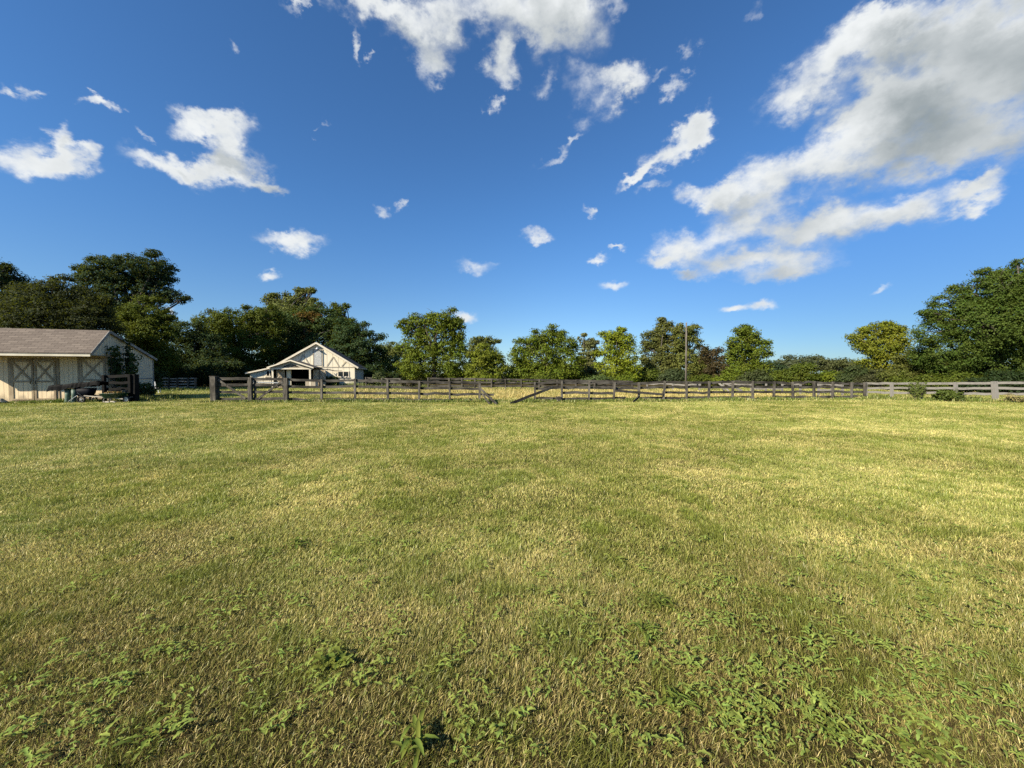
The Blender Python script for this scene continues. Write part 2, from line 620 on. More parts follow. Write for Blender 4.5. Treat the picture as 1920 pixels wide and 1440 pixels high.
skyc = t.mix(1.0, sky.outputs[0], t.mix(lowz, (.74, .98, 1.24), (.665, 1.13, 1.56)), 'MULTIPLY')
anti = t.math('MULTIPLY', t.ramp(sx.outputs['X'], .05, .75), t.math('SUBTRACT', 1.0, t.ramp(sx.outputs['Z'], .05, .5)))
skyc = t.mix(anti, skyc, t.vec('MULTIPLY', skyc, (.59, .65, .73)))
t.link(t.mix(cover, skyc, ccol), bg.inputs['Color'])
W.cycles.sampling_method = 'MANUAL'
W.cycles.sample_map_resolution = 512

S.view_settings.view_transform = 'Standard'
S.view_settings.look = 'None'
S.view_settings.exposure = 0.98
S.view_settings.gamma = 1
S.render.engine = 'CYCLES'
S.cycles.use_denoising = False
S.cycles.caustics_reflective = False
S.cycles.caustics_refractive = False
S.cycles.max_bounces = 6
S.cycles.diffuse_bounces = 3
S.cycles.transmission_bounces = 3
S.cycles.sample_clamp_indirect = 6

# ------------------------------------------------------------------ ground
gm = MB()
gm.add([(-900, -60, 0), (900, -60, 0), (900, 1500, 0), (-900, 1500, 0)], [(0, 1, 2, 3)])
tag(gm.build('ground', M['ground']), 'mown lawn of patchy green and straw coloured turf', kind='structure')

# near fence line: (pixel x, depth)
def fenceY(px):
    return float(np.interp(px, [395, 540, 700, 900, 1060, 1375, 1530, 1625], [21.3, 21.4, 21.5, 21.4, 21.4, 22.8, 23.4, 24.0]))


def fence_pt(px, z=0):
    Y = fenceY(px)
    return Vector(((px - 960) / F * Y, Y, z))


pp = [fence_pt(x) for x in (560, 700, 900, 1060, 1375, 1625)]
poly = [(p.x, p.y + .5, .004) for p in pp] + [(at(1300, 700, 38).x, 37.5, .004), (at(800, 700, 37).x, 37.5, .004)]
MB().add(poly, [tuple(range(len(poly)))]).build('pasture', M['pasture'])['kind'] = 'structure'
bpy.data.objects['pasture']['label'] = 'golden dry pasture inside the rail fenced paddock'


# ------------------------------------------------------------------ grass
def blades(x, y, L, wd, lean, az, seg, tint, z0=0.0):
    n = len(x)
    dx, dy = np.cos(az), np.sin(az)
    tw = az + np.pi / 2 + rng.normal(0, .7, n)
    sx_, sy_ = np.cos(tw) * wd / 2, np.sin(tw) * wd / 2
    base = np.stack([x, y, np.full(n, z0)], 1)
    side = np.stack([sx_, sy_, np.zeros(n)], 1)

    def pos(f):
        th = lean * (.55 + .45 * f)
        r = L * f
        return base + np.stack([dx * np.sin(th) * r, dy * np.sin(th) * r, np.cos(th) * r], 1)
    if seg == 1:
        V = np.stack([base - side, base + side, pos(1.0)], 1).reshape(-1, 3)
        f = [np.arange(n * 3).reshape(n, 3)]
        k = 3
    else:
        m = pos(.55)
        V = np.stack([base - side * .8, base + side * .8, m + side, m - side, pos(1.0)], 1).reshape(-1, 3)
        o = np.arange(n)[:, None] * 5
        f = [o + np.array([[0, 1, 2, 3]]), o + np.array([[3, 2, 4]])]
        k = 5
    return V, f, np.repeat(tint, k)


def merge(parts):
    off, VV, FF, TT = 0, [], {}, []
    for V, f, tt in parts:
        VV.append(V)
        TT.append(tt)
        for a in f:
            FF.setdefault(a.shape[1], []).append(a + off)
        off += len(V)
    return np.concatenate(VV), [np.concatenate(v) for v in FF.values()], np.concatenate(TT)


def lump(x, y, s, seed):
    """cheap smooth value noise in numpy, 0..1"""
    r = np.random.default_rng(seed)
    G = r.random((64, 64))
    u, v = x * s, y * s
    i, j = np.floor(u).astype(int), np.floor(v).astype(int)
    a, b = u - i, v - j
    a, b = a * a * (3 - 2 * a), b * b * (3 - 2 * b)
    g = lambda p, q: G[p % 64, q % 64]
    return (g(i, j) * (1 - a) + g(i + 1, j) * a) * (1 - b) + (g(i, j + 1) * (1 - a) + g(i + 1, j + 1) * a) * b


lawn_parts = []
edges = [1.0, 1.6, 2.3, 3.2, 4.5, 6.3, 8.8, 12, 16, 21, 30, 44]
for a, b in zip(edges[:-1], edges[1:]):
    d = (a + b) / 2
    w = max(.0024, d / 1050)
    L = .034 + .0015 * d
    cov = 1.5 if d < 2.2 else (1.9 if d < 5 else (1.8 if d < 20 else .6))
    half = 1.42
    area = half * (b * b - a * a) + 2 * (b - a)
    n = int(cov / (w * L) * area)
    yy = np.sqrt(rng.random(n) * (b * b - a * a) + a * a)
    xx = (rng.random(n) * 2 - 1) * (yy * half + 1.0)
    hl = lump(xx, yy, .9, 3) * .6 + lump(xx, yy, 2.7, 4) * .4
    Ls = L * (.5 + rng.random(n) * .75) * (.7 + .65 * hl)
    comb = lump(xx, yy, .35, 8) * 2 * np.pi * 1.3
    azz = np.where(rng.random(n) < .5, comb + rng.normal(0, .8, n), rng.random(n) * 2 * np.pi)
    tuft = np.clip((lump(xx, yy, 2.6, 41) * .55 + lump(xx, yy, 6.5, 42) * .45 - .58) / .12, 0, 1)
    dry = np.clip((lump(xx, yy, 1.1, 51) * .5 + lump(xx, yy, 3.3, 52) * .5 - .58) / .14, 0, 1)
    Ls = Ls * (1 + .6 * tuft) * (1 - .3 * dry)
    tn = rng.random(n) - .40 * tuft + .22 * dry
    lean = np.clip(np.abs(rng.normal(.75, .35, n)), .05, 1.45)
    ws = w * (.6 + .8 * rng.random(n))
    lawn_parts.append(blades(xx, yy, Ls, ws, lean, azz, 2 if d < 7 else 1, tn))
V, f, tt = merge(lawn_parts)
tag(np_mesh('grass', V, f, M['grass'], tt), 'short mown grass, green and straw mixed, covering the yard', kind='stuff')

# long grass along the fence foot and round the buildings
parts = []


def strip(p0, p1, wdt, n, h, tuft=.3, lean=.35):
    global parts
    u = rng.random(n)
    k = 14
    cu = rng.random(max(3, n // 30))
    c = cu[rng.integers(0, len(cu), n)]
    u = np.where(rng.random(n) < .6, np.clip(c + rng.normal(0, .008, n), 0, 1), u)
    x = p0[0] + (p1[0] - p0[0]) * u
    y = p0[1] + (p1[1] - p0[1]) * u
    nx, ny = -(p1[1] - p0[1]), p1[0] - p0[0]
    ln = math.hypot(nx, ny) or 1
    o = rng.normal(0, wdt / 2, n)
    x += nx / ln * o
    y += ny / ln * o
    hh = h * (.35 + .75 * rng.random(n)) * (.45 + lump(x, y, 1.1, 21) * 1.1)
    parts.append(blades(x, y, hh, .02 + .014 * rng.random(n), np.abs(rng.normal(lean, .3, n)), rng.random(n) * 6.283, 2, rng.random(n)))


fx = list(range(396, 1626, 60)) + [1625]
for a, b in zip(fx[:-1], fx[1:]):
    strip(fence_pt(a), fence_pt(b), .7, 1300, .19)
wf = [(1625, 24.0), (1730, 23.0), (1800, 22.3), (1870, 21.6), (1990, 20.6)]
for (a, ya), (b, yb) in zip(wf[:-1], wf[1:]):
    strip(at(a, HZ, ya), at(b, HZ, yb), 1.0, 1300, .24)
strip(at(230, HZ, 22.3), at(330, HZ, 25), 1.4, 2500, .3)
strip(at(0, HZ, 20.4), at(190, HZ, 21.3), .5, 2000, .20)
strip(at(480, HZ, 42.5), at(680, HZ, 45), 1.6, 3500, .6)
strip(at(680, HZ, 40), at(800, HZ, 38), 2.5, 2500, .5)
strip(at(288, HZ, 34), at(400, HZ, 38), 2.5, 3000, .3)
V, f, tt = merge(parts)
tag(np_mesh('tall_grass', V, f, M['tall'], tt), 'unmown grass growing along the foot of fences and buildings', kind='stuff')

parts = []
n = 60000
yy = 21.8 + rng.random(n) ** 1.2 * 16
xx = (rng.random(n) * 2 - 1) * 22
ok = (xx > (640 - 960) / F * yy) & (xx < np.interp(yy, [22, 24, 38], [15, 22, 16])) & (yy > np.interp(xx, [-13, 3, 22], [21.9, 21.9, 24.4]))
xx, yy = xx[ok], yy[ok]
n = len(xx)
parts.append(blades(xx, yy, (.12 + .2 * rng.random(n)) * (.4 + lump(xx, yy, .5, 9)), .03 + .02 * rng.random(n), np.abs(rng.normal(.5, .3, n)), rng.random(n) * 6.28, 1, rng.random(n)))
V, f, tt = merge(parts)
tag(np_mesh('pasture_grass', V, f, M['dry'], tt), 'dry golden pasture grass inside the fenced paddock', kind='stuff')


# ------------------------------------------------------------------ weeds in the lawn
def weed_leaves(cx, cy, n, L, spread, up, wide=.34, lobed=True):
    """a rosette: n leaves radiating from a crown, each a folded strip with lobes"""
    V, fq, tt = [], [], []
    for i in range(n):
        a = rng.random() * 6.283
        el_ = abs(rng.normal(up, .42))
        l = L * rng.uniform(.55, 1.15)
        ox, oy = cx + rng.normal(0, spread), cy + rng.normal(0, spread)
        oz = rng.uniform(.015, .055)
        d = np.array([math.cos(a), math.sin(a)])
        s = np.array([-d[1], d[0]])
        tn = rng.random()
        st = [(0, .10), (.25, .55), (.42, .32), (.6, 1.0), (.75, .5), (.88, .62), (1.0, .05)] if lobed else [(0, .25), (.3, .8), (.6, 1.0), (.85, .7), (1.0, .05)]
        b = len(V)
        for (q, wd) in st:
            e = el_ * (1 - .75 * q)
            r = l * q * math.cos(e)
            z = oz + l * q * math.sin(e) * (1 - .25 * q)
            hw = l * wide * wd * .5
            c = np.array([ox + d[0] * r, oy + d[1] * r])
            for sg in (-1, 1):
                V.append((c[0] + s[0] * hw * sg, c[1] + s[1] * hw * sg, z + hw * .45))
                tt.append(tn)
            V.append((c[0], c[1], z))
            tt.append(tn)
        for j in range(len(st) - 1):
            o = b + j * 3
            fq.append((o, o + 2, o + 5, o + 3))
            fq.append((o + 2, o + 1, o + 4, o + 5))
    return np.array(V), [np.array(fq)], np.array(tt)


parts = []
# loose patches of ground cover: (px, py, reach in m, plants)
patches = [(620, 1240, .28, 16), (700, 1250, .2, 8), (1080, 1165, .3, 20), (1020, 1190, .2, 8), (960, 1150, .25, 8), (1300, 1290, .32, 18), (1380, 1330, .3, 15), (1470, 1300, .3, 16), (1420, 1400, .25, 14),
           (1550, 1375, .16, 8), (1700, 1290, .35, 20), (1780, 1180, .4, 16), (1600, 1210, .4, 24), (1520, 1160, .4, 14), (1770, 1090, .6, 22), (1650, 1070, .6, 18), (1520, 1050, .5, 16), (1850, 1150, .4, 14),
           (160, 1265, .22, 10), (230, 1270, .22, 10), (450, 1150, .22, 8), (270, 1400, .16, 8), (60, 1420, .2, 10), (580, 1110, .3, 10), (720, 1060, .4, 10), (560, 1025, .15, 6), (370, 960, .5, 8),
           (100, 1115, .3, 8), (40, 1000, .6, 12), (870, 1000, .5, 10), (490, 985, .5, 10), (1230, 1200, .25, 10), (1350, 1100, .35, 12), (1400, 1180, .3, 12), (1300, 940, .8, 12), (1500, 900, 1.2, 16),
           (1700, 930, 1, 18), (940, 1400, .14, 6), (1750, 1390, .2, 12), (1650, 1400, .2, 10), (640, 1350, .16, 5), (830, 1290, .16, 4), (900, 1340, .2, 5), (1130, 1330, .2, 4), (740, 920, .8, 8), (250, 880, 1.2, 12),
           (1850, 1010, .8, 16), (1400, 1010, .6, 12), (60, 1250, .2, 6), (340, 1230, .25, 6), (1880, 1300, .25, 8), (1160, 1060, .5, 8), (780, 1130, .3, 6), (1000, 960, .6, 6)]
for (px, py, rr, k) in patches:
    c = gnd(px, py)
    for _ in range(int(k * 1.7)):
        x, y = c.x + rng.normal(0, rr), c.y + rng.normal(0, rr * .8)
        if y > 1.1:
            parts.append(weed_leaves(x, y, int(rng.integers(5, 11)), rng.uniform(.022, .055), .022, .65, .42))
for _ in range(520):
    y = 1.3 * (9.0 / 1.3) ** rng.random()
    x = rng.uniform(-1, 1) * (y * 1.42)
    if lump(np.array([x]), np.array([y]), .8, 31)[0] < rng.random() * .9:
        continue
    parts.append(weed_leaves(x, y, int(rng.integers(4, 8)), rng.uniform(.025, .055) * (1 + y * .06), .03, .5))
V, f, tt = merge(parts)
gc = np_mesh('ground_cover', V, f, M['weed'], tt)
gc.color = (.215, .30, .062, 1)
tag(gc, 'low broad leaved weeds scattered through the lawn', kind='stuff')

ros = [(1210, 1195, 24, .095, .75, .14, 'strap leaved plantain rosette beside a patch of thistle weeds'),
       (1228, 1138, 26, .10, .95, .12, 'tuft of upright narrow dark green leaves in straw coloured grass'),
       (775, 1415, 28, .105, .95, .19, 'big glossy dock plant with long dark leaves at the lower edge'),
       (625, 1255, 26, .095, .7, .36, 'spreading dandelion clump with many bright toothed leaves'),
       (560, 1028, 12, .12, .7, .2, 'small dark green tuft alone in mid lawn'),
       (1262, 1325, 24, .085, .9, .16, 'dark narrow leaved tuft between brown turf and green weeds'),
       (272, 1398, 14, .066, .65, .40, 'flat broad leaved dock near the lower corner'),
       (1560, 1385, 16, .062, .75, .40, 'pale green lobed weed with curled leaves in brown turf'),
       (1720, 1420, 14, .062, .7, .42, 'grey green thistle rosette at the lower edge')]
for (px, py, nl, L, up, wd, lab) in ros:
    p = gnd(px, py)
    V, f, tt = weed_leaves(0, 0, nl, L, .025, up, wd, wd > .3)
    o = np_mesh('weed_plant', V, f, M['weed'], tt)
    o.location = p
    o.color = (.12, .17, .028, 1)
    tag(o, lab, 'weed', 'weed plants in the lawn')


# ------------------------------------------------------------------ trees
def leaf_cloud(cent, rad, n_cl, per, cl_r, size, flat=.65):
    """leaf quads in clumps spread through one lobe"""
    cent, rad = np.array(cent), np.array(rad)
    d = rng.normal(0, 1, (n_cl, 3))
    d /= np.linalg.norm(d, axis=1)[:, None]
    rr = .50 + .52 * rng.random(n_cl) ** .6
    cc = cent + d * rad * rr[:, None]
    k = np.repeat(np.arange(n_cl), per)
    n = len(k)
    e = rng.normal(0, 1, (n, 3))
    e /= np.linalg.norm(e, axis=1)[:, None]
    q = rng.random(n) ** .45
    cr = cl_r * (.6 + .8 * rng.random(n_cl))
    off = e * (q * cr[k])[:, None] * np.array([1.15, 1.15, flat])
    P = cc[k] + off
    nr = e * .55 + d[k] * .55 + np.array([0, 0, .35]) + rng.normal(0, .55, (n, 3))
    nr /= np.linalg.norm(nr, axis=1)[:, None]
    tv = rng.normal(0, 1, (n, 3)) + np.array([0, 0, -.4])
    tv -= nr * np.sum(tv * nr, 1)[:, None]
    tv /= np.linalg.norm(tv, axis=1)[:, None]
    bv = np.cross(nr, tv)
    s = size * (.6 + .8 * rng.random(n))[:, None]
    V = np.stack([P - tv * s * .5, P + bv * s * .32 + nr * s * .06, P + tv * s * .55, P - bv * s * .32 + nr * s * .06], 1).reshape(-1, 3)
    tcl = rng.random(n_cl)
    tt = np.repeat(np.clip(tcl[k] * .6 + rng.random(n) * .4, 0, 1), 4)
    return V, [np.arange(n * 4).reshape(n, 4)], tt


def limb(mb, a, b, r0, r1, bend=.12, seg=5):
    a, b = Vector(a), Vector(b)
    L = (b - a).length
    pts, rad = [], []
    j = Vector((random.gauss(0, 1), random.gauss(0, 1), random.gauss(0, .3))) * L * bend * .5
    for i in range(seg + 1):
        f = i / seg
        pts.append(a.lerp(b, f) + j * math.sin(f * math.pi) + Vector((0, 0, L * .08 * math.sin(f * math.pi))))
        rad.append(r0 + (r1 - r0) * f)
    mb.tube(pts, rad, 7)


def tree(name, label, cat, Y, lobes, col, dens=1.0, leaf=1.0, trunk_px=None, trunk_r=None, group=None, cl=1.0, bare=0, depth=.9, cols=None):
    """lobes: (px, py, rx, ry[, density]) outlines of the crown's masses seen at depth Y"""
    k = Y / F
    xs = [l[0] for l in lobes]
    tx = trunk_px if trunk_px is not None else sum(xs) / len(xs)
    base = Vector(((tx - 960) * k, Y, 0))
    root = empty(name, base, 0, label, cat, group)
    px1 = Y / 385.0
    size = max(.10, px1 * 1.55) * leaf
    clr = max(.34, px1 * 4.4) * cl
    P = []
    cents = []
    if cat == 'tree':
        extra = []
        for l in lobes:
            for _ in range(2):
                a = random.uniform(-.25, math.pi + .25)
                q = random.uniform(.20, .36)
                e = random.uniform(.88, 1.08)
                extra.append((l[0] + math.cos(a) * l[2] * e, l[1] - math.sin(a) * l[3] * e, max(5, l[2] * q), max(4, l[3] * q * .85), .7))
        main_n = len(lobes)
        lobes = list(lobes) + extra
    for l in lobes:
        px, py, rx, ry = l[:4]
        dl = l[4] if len(l) > 4 else 1.0
        c = at(px, py, Y)
        rx, rz = rx * k, ry * k
        dy = rng.uniform(-.35, .35) * rx
        c.y += dy
        rel = (c.x - base.x, c.y - base.y, c.z)
        cents.append((Vector(rel), rx, rz))
        A = rx * rz + rx * rx * .4
        ncl = max(6, int(A / (clr * clr) * 5.2 * dens * dl))
        P.append(leaf_cloud(rel, (max(rx - clr * .6, rx * .5), max(rx - clr * .6, rx * .5) * depth, max(rz - clr * .5, rz * .5)), ncl, int(40 / max(leaf, .6)), clr, size))
    V, f, tt = merge(P)
    V[:, 2] = np.maximum(V[:, 2], .02)
    crown = np_mesh('crown', V, f, M['leaf'], tt, root)
    crown.color = (*col, 1)
    mb = MB()
    top = max(cents, key=lambda c: c[0].z)[0]
    mid = sum((c[0] for c in cents), Vector()) / len(cents)
    r0 = trunk_r or max(.07, top.z * .022)
    fork = Vector((mid.x * .35, mid.y * .35, max(.4, min(mid.z * .62, mid.z - .3))))
    limb(mb, (0, 0, -.1), fork, r0 * 1.25, r0 * .75, .05)
    for c, rx, rz in cents:
        limb(mb, fork, c, r0 * .55, r0 * .14, .2)
        for _ in range(3 + bare):
            e = c + Vector((random.uniform(-.8, .8) * rx, random.uniform(-.6, .6) * rx, random.uniform(-.2, .85 + .12 * min(bare, 3)) * rz))
            limb(mb, c.lerp(fork, .35 * random.random()), e, r0 * .2, r0 * .05, .2, 4)
    mb.build('trunk', M['bark'], root, True)
    return root


GT = 'trees standing behind the shed'
GB = 'trees behind the cream barn'
GF = 'trees along the far side of the paddock'
DK = (.024, .042, .011)
MG = (.075, .098, .010)
OL = (.110, .142, .011)
YG = (.18, .212, .014)
PG = (.125, .142, .034)

tree('tree', 'dark tree at the picture edge behind the shed roof', 'tree', 38, [(-50, 540, 75, 70), (-20, 600, 70, 60), (15, 525, 28, 22, .7), (-5, 503, 18, 9, .6), (-90, 640, 90, 70)], DK, group=GT, trunk_px=-50)
tree('tree', 'brownish olive bushy tree just above the shed roof', 'tree', 33, [(75, 568, 50, 40), (122, 560, 50, 36), (160, 578, 38, 46), (60, 610, 60, 45), (125, 610, 75, 55), (185, 620, 50, 60)], (.030, .038, .012), dens=1.2, group=GT, trunk_px=110)
tree('oak_tree', 'tallest dark oak with an open branching crown beyond the shed', 'tree', 46, [(215, 510, 58, 34), (265, 505, 55, 32), (185, 540, 42, 38), (235, 550, 55, 35, .75), (290, 525, 30, 32, .7), (318, 555, 26, 16, .8), (285, 550, 30, 20, .5), (215, 590, 50, 30, .9), (245, 590, 35, 28)], (.022, .046, .018), dens=.72, group=GT, trunk_px=245, bare=2, cl=.8)
tree('tree', 'rounded olive green tree rising over the shed gable peak', 'tree', 39, [(268, 590, 48, 30), (295, 625, 36, 36), (245, 640, 55, 45), (285, 675, 50, 40), (220, 690, 55, 40)], MG, dens=1.15, group=GT, trunk_px=262)
tree('tree', 'dark low tree filling the gap between shed and barn', 'tree', 47, [(350, 625, 28, 26), (335, 665, 35, 40), (375, 655, 35, 45), (310, 690, 40, 35), (355, 700, 45, 28), (400, 690, 40, 35)], (.036, .062, .020), dens=1.2, group=GT, trunk_px=355)
tree('tree', 'broad green tree with a domed crown beyond the barn wing', 'tree', 58, [(400, 610, 36, 28), (445, 605, 45, 30), (490, 600, 40, 32), (420, 650, 50, 42), (480, 650, 52, 45), (430, 695, 60, 30)], MG, dens=1.15, group=GB, trunk_px=440)
tree('tree', 'pale wispy topped tall tree above the barn ridge', 'tree', 72, [(520, 575, 22, 22, .8), (505, 563, 14, 10, .7), (552, 570, 28, 22, .8), (562, 552, 16, 9, .5), (576, 546, 10, 6, .5), (545, 600, 48, 30), (530, 640, 55, 40), (590, 575, 18, 14, .6)], PG, group=GB, trunk_px=540, bare=2, cl=.85)
tree('tree', 'mid green tree with a rusty orange patch behind the barn gable', 'tree', 64, [(560, 605, 42, 26), (605, 600, 36, 30), (540, 645, 50, 40), (590, 645, 55, 45), (560, 690, 70, 35)], (.050, .080, .020), dens=1.15, group=GB, trunk_px=570)
tree('autumn_shrub', 'rusty orange sapling crown among green trees above the barn', 'tree', 63, [(572, 592, 16, 10, .8), (585, 598, 13, 9, .7), (577, 630, 8, 20, .4)], (.13, .075, .015), group=GB, trunk_px=577, cl=.7)
tree('tree', 'loose topped tree between barn ridge and rounded dark tree', 'tree', 70, [(635, 582, 16, 12, .7), (628, 600, 22, 22), (645, 620, 30, 26), (640, 660, 35, 40)], MG, group=GB, trunk_px=636, bare=1)
tree('tree', 'rounded very dark tree behind the barn eave', 'tree', 62, [(655, 625, 34, 26), (685, 650, 32, 36), (655, 665, 42, 40), (705, 680, 26, 30), (680, 700, 45, 24)], (.034, .062, .018), dens=1.3, group=GB, trunk_px=672)
tree('tree', 'far pale grey green tree seen between barn and paddock trees', 'tree', 88, [(735, 655, 26, 18), (748, 680, 32, 28), (720, 690, 25, 24)], PG, group=GF, trunk_px=736)
tree('tree', 'tall double domed green tree beyond the paddock', 'tree', 57, [(782, 605, 28, 22), (830, 600, 34, 20), (855, 618, 20, 22), (775, 645, 30, 38), (825, 640, 42, 40), (790, 685, 42, 36), (850, 680, 28, 36), (762, 618, 12, 14, .6), (865, 645, 14, 16, .6)], OL, dens=1.05, group=GF, trunk_px=812, trunk_r=.28, bare=1)
tree('tree', 'thin olive tree peeping over a light green dome', 'tree', 68, [(890, 642, 16, 12, .7), (920, 640, 14, 11, .7), (905, 665, 30, 25)], (.115, .13, .03), group=GF, trunk_px=905, bare=2, cl=.8)
tree('tree', 'bright green dome shaped tree low over the paddock rail', 'tree', 56, [(910, 668, 32, 18), (898, 692, 34, 30), (930, 688, 22, 28), (905, 712, 40, 14)], (.15, .175, .016), dens=1.2, group=GF, trunk_px=908)
tree('tree', 'wide green tree with stepped crown beyond the fence gap', 'tree', 57, [(1035, 632, 26, 18), (1000, 640, 22, 18), (1062, 648, 26, 20), (975, 668, 24, 26), (1015, 670, 40, 35), (1065, 685, 32, 34), (985, 700, 36, 24), (1035, 702, 44, 24)], OL, dens=1.1, group=GF, trunk_px=1028, bare=1)
tree('tree', 'half bare grey twiggy tree beside the yellow green one', 'tree', 66, [(1100, 640, 20, 14, .3), (1105, 665, 22, 24, .7), (1095, 695, 30, 26)], (.14, .145, .05), group=GF, trunk_px=1104, bare=4, cl=.7)
tree('tree', 'yellow green loose tree near the middle of the tree row', 'tree', 55, [(1150, 632, 24, 18), (1172, 640, 24, 20), (1140, 660, 22, 22, .9), (1180, 668, 22, 24, .8), (1150, 690, 32, 26), (1185, 700, 22, 20)], YG, dens=.95, group=GF, trunk_px=1162, bare=2)
tree('tree', 'grey green upright tree next to the bare wooden pole', 'tree', 62, [(1245, 618, 20, 20), (1228, 640, 22, 24, .9), (1255, 655, 28, 30), (1235, 690, 36, 34), (1212, 665, 14, 24, .5)], (.105, .112, .026), dens=1.0, group=GF, trunk_px=1243, bare=3, cl=.85)
tree('tree', 'loose airy tree directly behind the bare wooden pole', 'tree', 60, [(1292, 618, 22, 14, .6), (1303, 640, 18, 22, .6), (1275, 645, 16, 30, .8), (1285, 685, 34, 34), (1312, 690, 22, 26, .7)], (.12, .13, .026), group=GF, trunk_px=1288, bare=4, cl=.85)
tree('autumn_shrub', 'dark reddish shrub tree tangled with dead branches', 'tree', 55, [(1333, 668, 20, 18), (1345, 695, 24, 26), (1318, 660, 8, 8, .6), (1328, 710, 24, 16)], (.062, .046, .018), group=GF, trunk_px=1335, bare=5)
tree('tree', 'glossy green tapered tree standing apart by the paddock corner', 'tree', 53, [(1388, 622, 16, 12), (1408, 632, 20, 18), (1380, 648, 22, 22), (1420, 658, 22, 24), (1395, 670, 34, 30), (1385, 700, 36, 24), (1425, 695, 22, 20)], (.105, .135, .012), dens=1.1, group=GF, trunk_px=1395)
tree('tree', 'far pale domed tree beyond the paddock corner', 'tree', 95, [(1500, 678, 28, 14), (1530, 684, 30, 14), (1478, 690, 25, 16)], (.075, .088, .04), group=GF, trunk_px=1500)
tree('tree', 'far dark bush tree filling the dip in the tree row', 'tree', 85, [(1452, 690, 18, 14), (1440, 700, 18, 14)], (.04, .065, .025), group=GF, trunk_px=1446)
tree('tree', 'far olive tree between pale dome and yellow tree', 'tree', 92, [(1560, 684, 22, 14), (1590, 690, 25, 16)], (.08, .09, .03), group=GF, trunk_px=1570)
tree('tree', 'round yellow green tree beside the big dark one', 'tree', 48, [(1648, 618, 30, 16), (1622, 640, 26, 22), (1672, 640, 28, 26), (1645, 655, 34, 26), (1655, 685, 40, 24)], (.155, .17, .014), dens=1.1, group=GF, trunk_px=1652, trunk_r=.2, bare=1)
tree('tree', 'big dense green tree towering over the pale fence', 'tree', 33, [(1790, 580, 45, 40, .9), (1850, 545, 50, 34, .9), (1905, 530, 40, 36), (1750, 625, 34, 26, .7), (1830, 610, 70, 55), (1900, 600, 60, 60), (1960, 560, 60, 60), (1790, 665, 60, 40), (1870, 680, 70, 45), (1960, 660, 80, 70), (1745, 590, 20, 12, .5), (2040, 620, 70, 80)], (.064, .095, .013), dens=1.05, group='trees along the pale fence', trunk_px=1880, bare=1)
tree('tree', 'low spreading olive tree under the big one beside the fence', 'tree', 36, [(1720, 675, 32, 22), (1755, 690, 45, 28), (1700, 705, 40, 18), (1800, 705, 50, 20)], (.095, .105, .02), dens=1.1, group='trees along the pale fence', trunk_px=1745)

# shrubs that close the hedge line under the trees
sh = [(965, 58, 30, 14, OL), (1010, 54, 30, 12, MG), (1080, 58, 34, 16, MG), (1120, 50, 34, 10, (.08, .115, .03)), (1165, 52, 30, 12, OL), (1210, 56, 30, 22, MG), (1262, 54, 32, 24, (.055, .075, .028)),
      (1310, 50, 26, 14, MG), (1365, 48, 30, 18, OL), (1410, 46, 34, 22, (.06, .075, .024)), (1455, 50, 34, 20, MG), (1500, 48, 36, 36, MG), (1548, 50, 34, 19, OL), (1595, 46, 30, 31, (.05, .07, .022)), (1640, 40, 36, 24, (.06, .065, .025)), (1690, 36, 34, 22, MG),
      (1740, 33, 40, 16, MG), (1800, 31, 50, 18, MG), (1870, 29, 55, 22, DK), (1940, 28, 60, 26, DK), (740, 60, 30, 18, DK), (850, 60, 34, 22, MG), (700, 58, 26, 22, DK), (325, 43, 40, 30, DK), (380, 44, 40, 30, DK), (440, 50, 45, 30, DK), (270, 36, 40, 26, DK)]
look = ['bushy', 'spreading', 'rounded', 'ragged', 'thick', 'leafy']
where = ['under the tree with the stepped crown', 'below the stepped crown, behind the fence gap', 'at the foot of the half bare twiggy tree', 'low and bright before the yellow green tree', 'under the yellow green loose tree', 'at the foot of the grey green upright tree', 'close beside the bare wooden pole',
         'below the dark reddish shrub tree', 'under the glossy tapered tree', 'beside the glossy tapered tree, towards the corner', 'below the far dark bush tree', 'before the far pale dome', 'below the far olive tree', 'beside the round yellow green tree', 'under the round yellow green tree', 'before the low spreading olive tree',
         'behind the first pale fence bay', 'behind the second pale fence bay', 'in deep shade behind the pale fence', 'at the picture edge behind the pale fence', 'under the far pale grey green tree', 'under the double domed tree', 'beside the barn side wall', 'in shade behind the small far fence', 'in shade between the gates and the dark trees', 'in shade beyond the barn wing', 'behind the shed gable wall']
for i, ((px, Y, rx, ht, c), wh) in enumerate(zip(sh, where)):
    yb = HZ + F * CH / Y
    cy = yb - (ht + (yb - 714)) / 2
    ry = (yb - cy) * 1.08
    tree('shrub', f'{look[i % 6]} green shrub {wh}', 'shrub', Y, [(px - rx * .4, cy + ry * .25, rx * .6, ry * .75), (px + rx * .35, cy, rx * .65, ry), (px, cy - ry * .2, rx * .45, ry * .8)], c, dens=1.2, group='shrubs of the hedge line', trunk_r=.05)

# far wood that closes the horizon
P = []
for i in range(90):
    x = -170 + i * 4.2 + rng.normal(0, 1)
    h = 4.2 + 1.6 * rng.random()
    P.append(leaf_cloud((x, 125 + rng.normal(0, 5), h * .5), (3.6, 3, h * .55), 34, 14, 1.2, .75))
V, f, tt = merge(P)
V[:, 2] = np.maximum(V[:, 2], .02)
o = np_mesh('woods', V, f, M['leaf'], tt)
o.color = (.05, .075, .03, 1)
tag(o, 'distant line of woodland along the horizon', kind='stuff')

# ------------------------------------------------------------------ fences
def post_mb(p, h, w, d=None, lean=(0, 0)):
    d = d or w
    mb = MB()
    top = (p[0] + lean[0], p[1] + lean[1], h)
    mb.beam((p[0], p[1], -.15), top, w, d, up=(0, 1, 0), seg=3, warp=.004)
    return mb


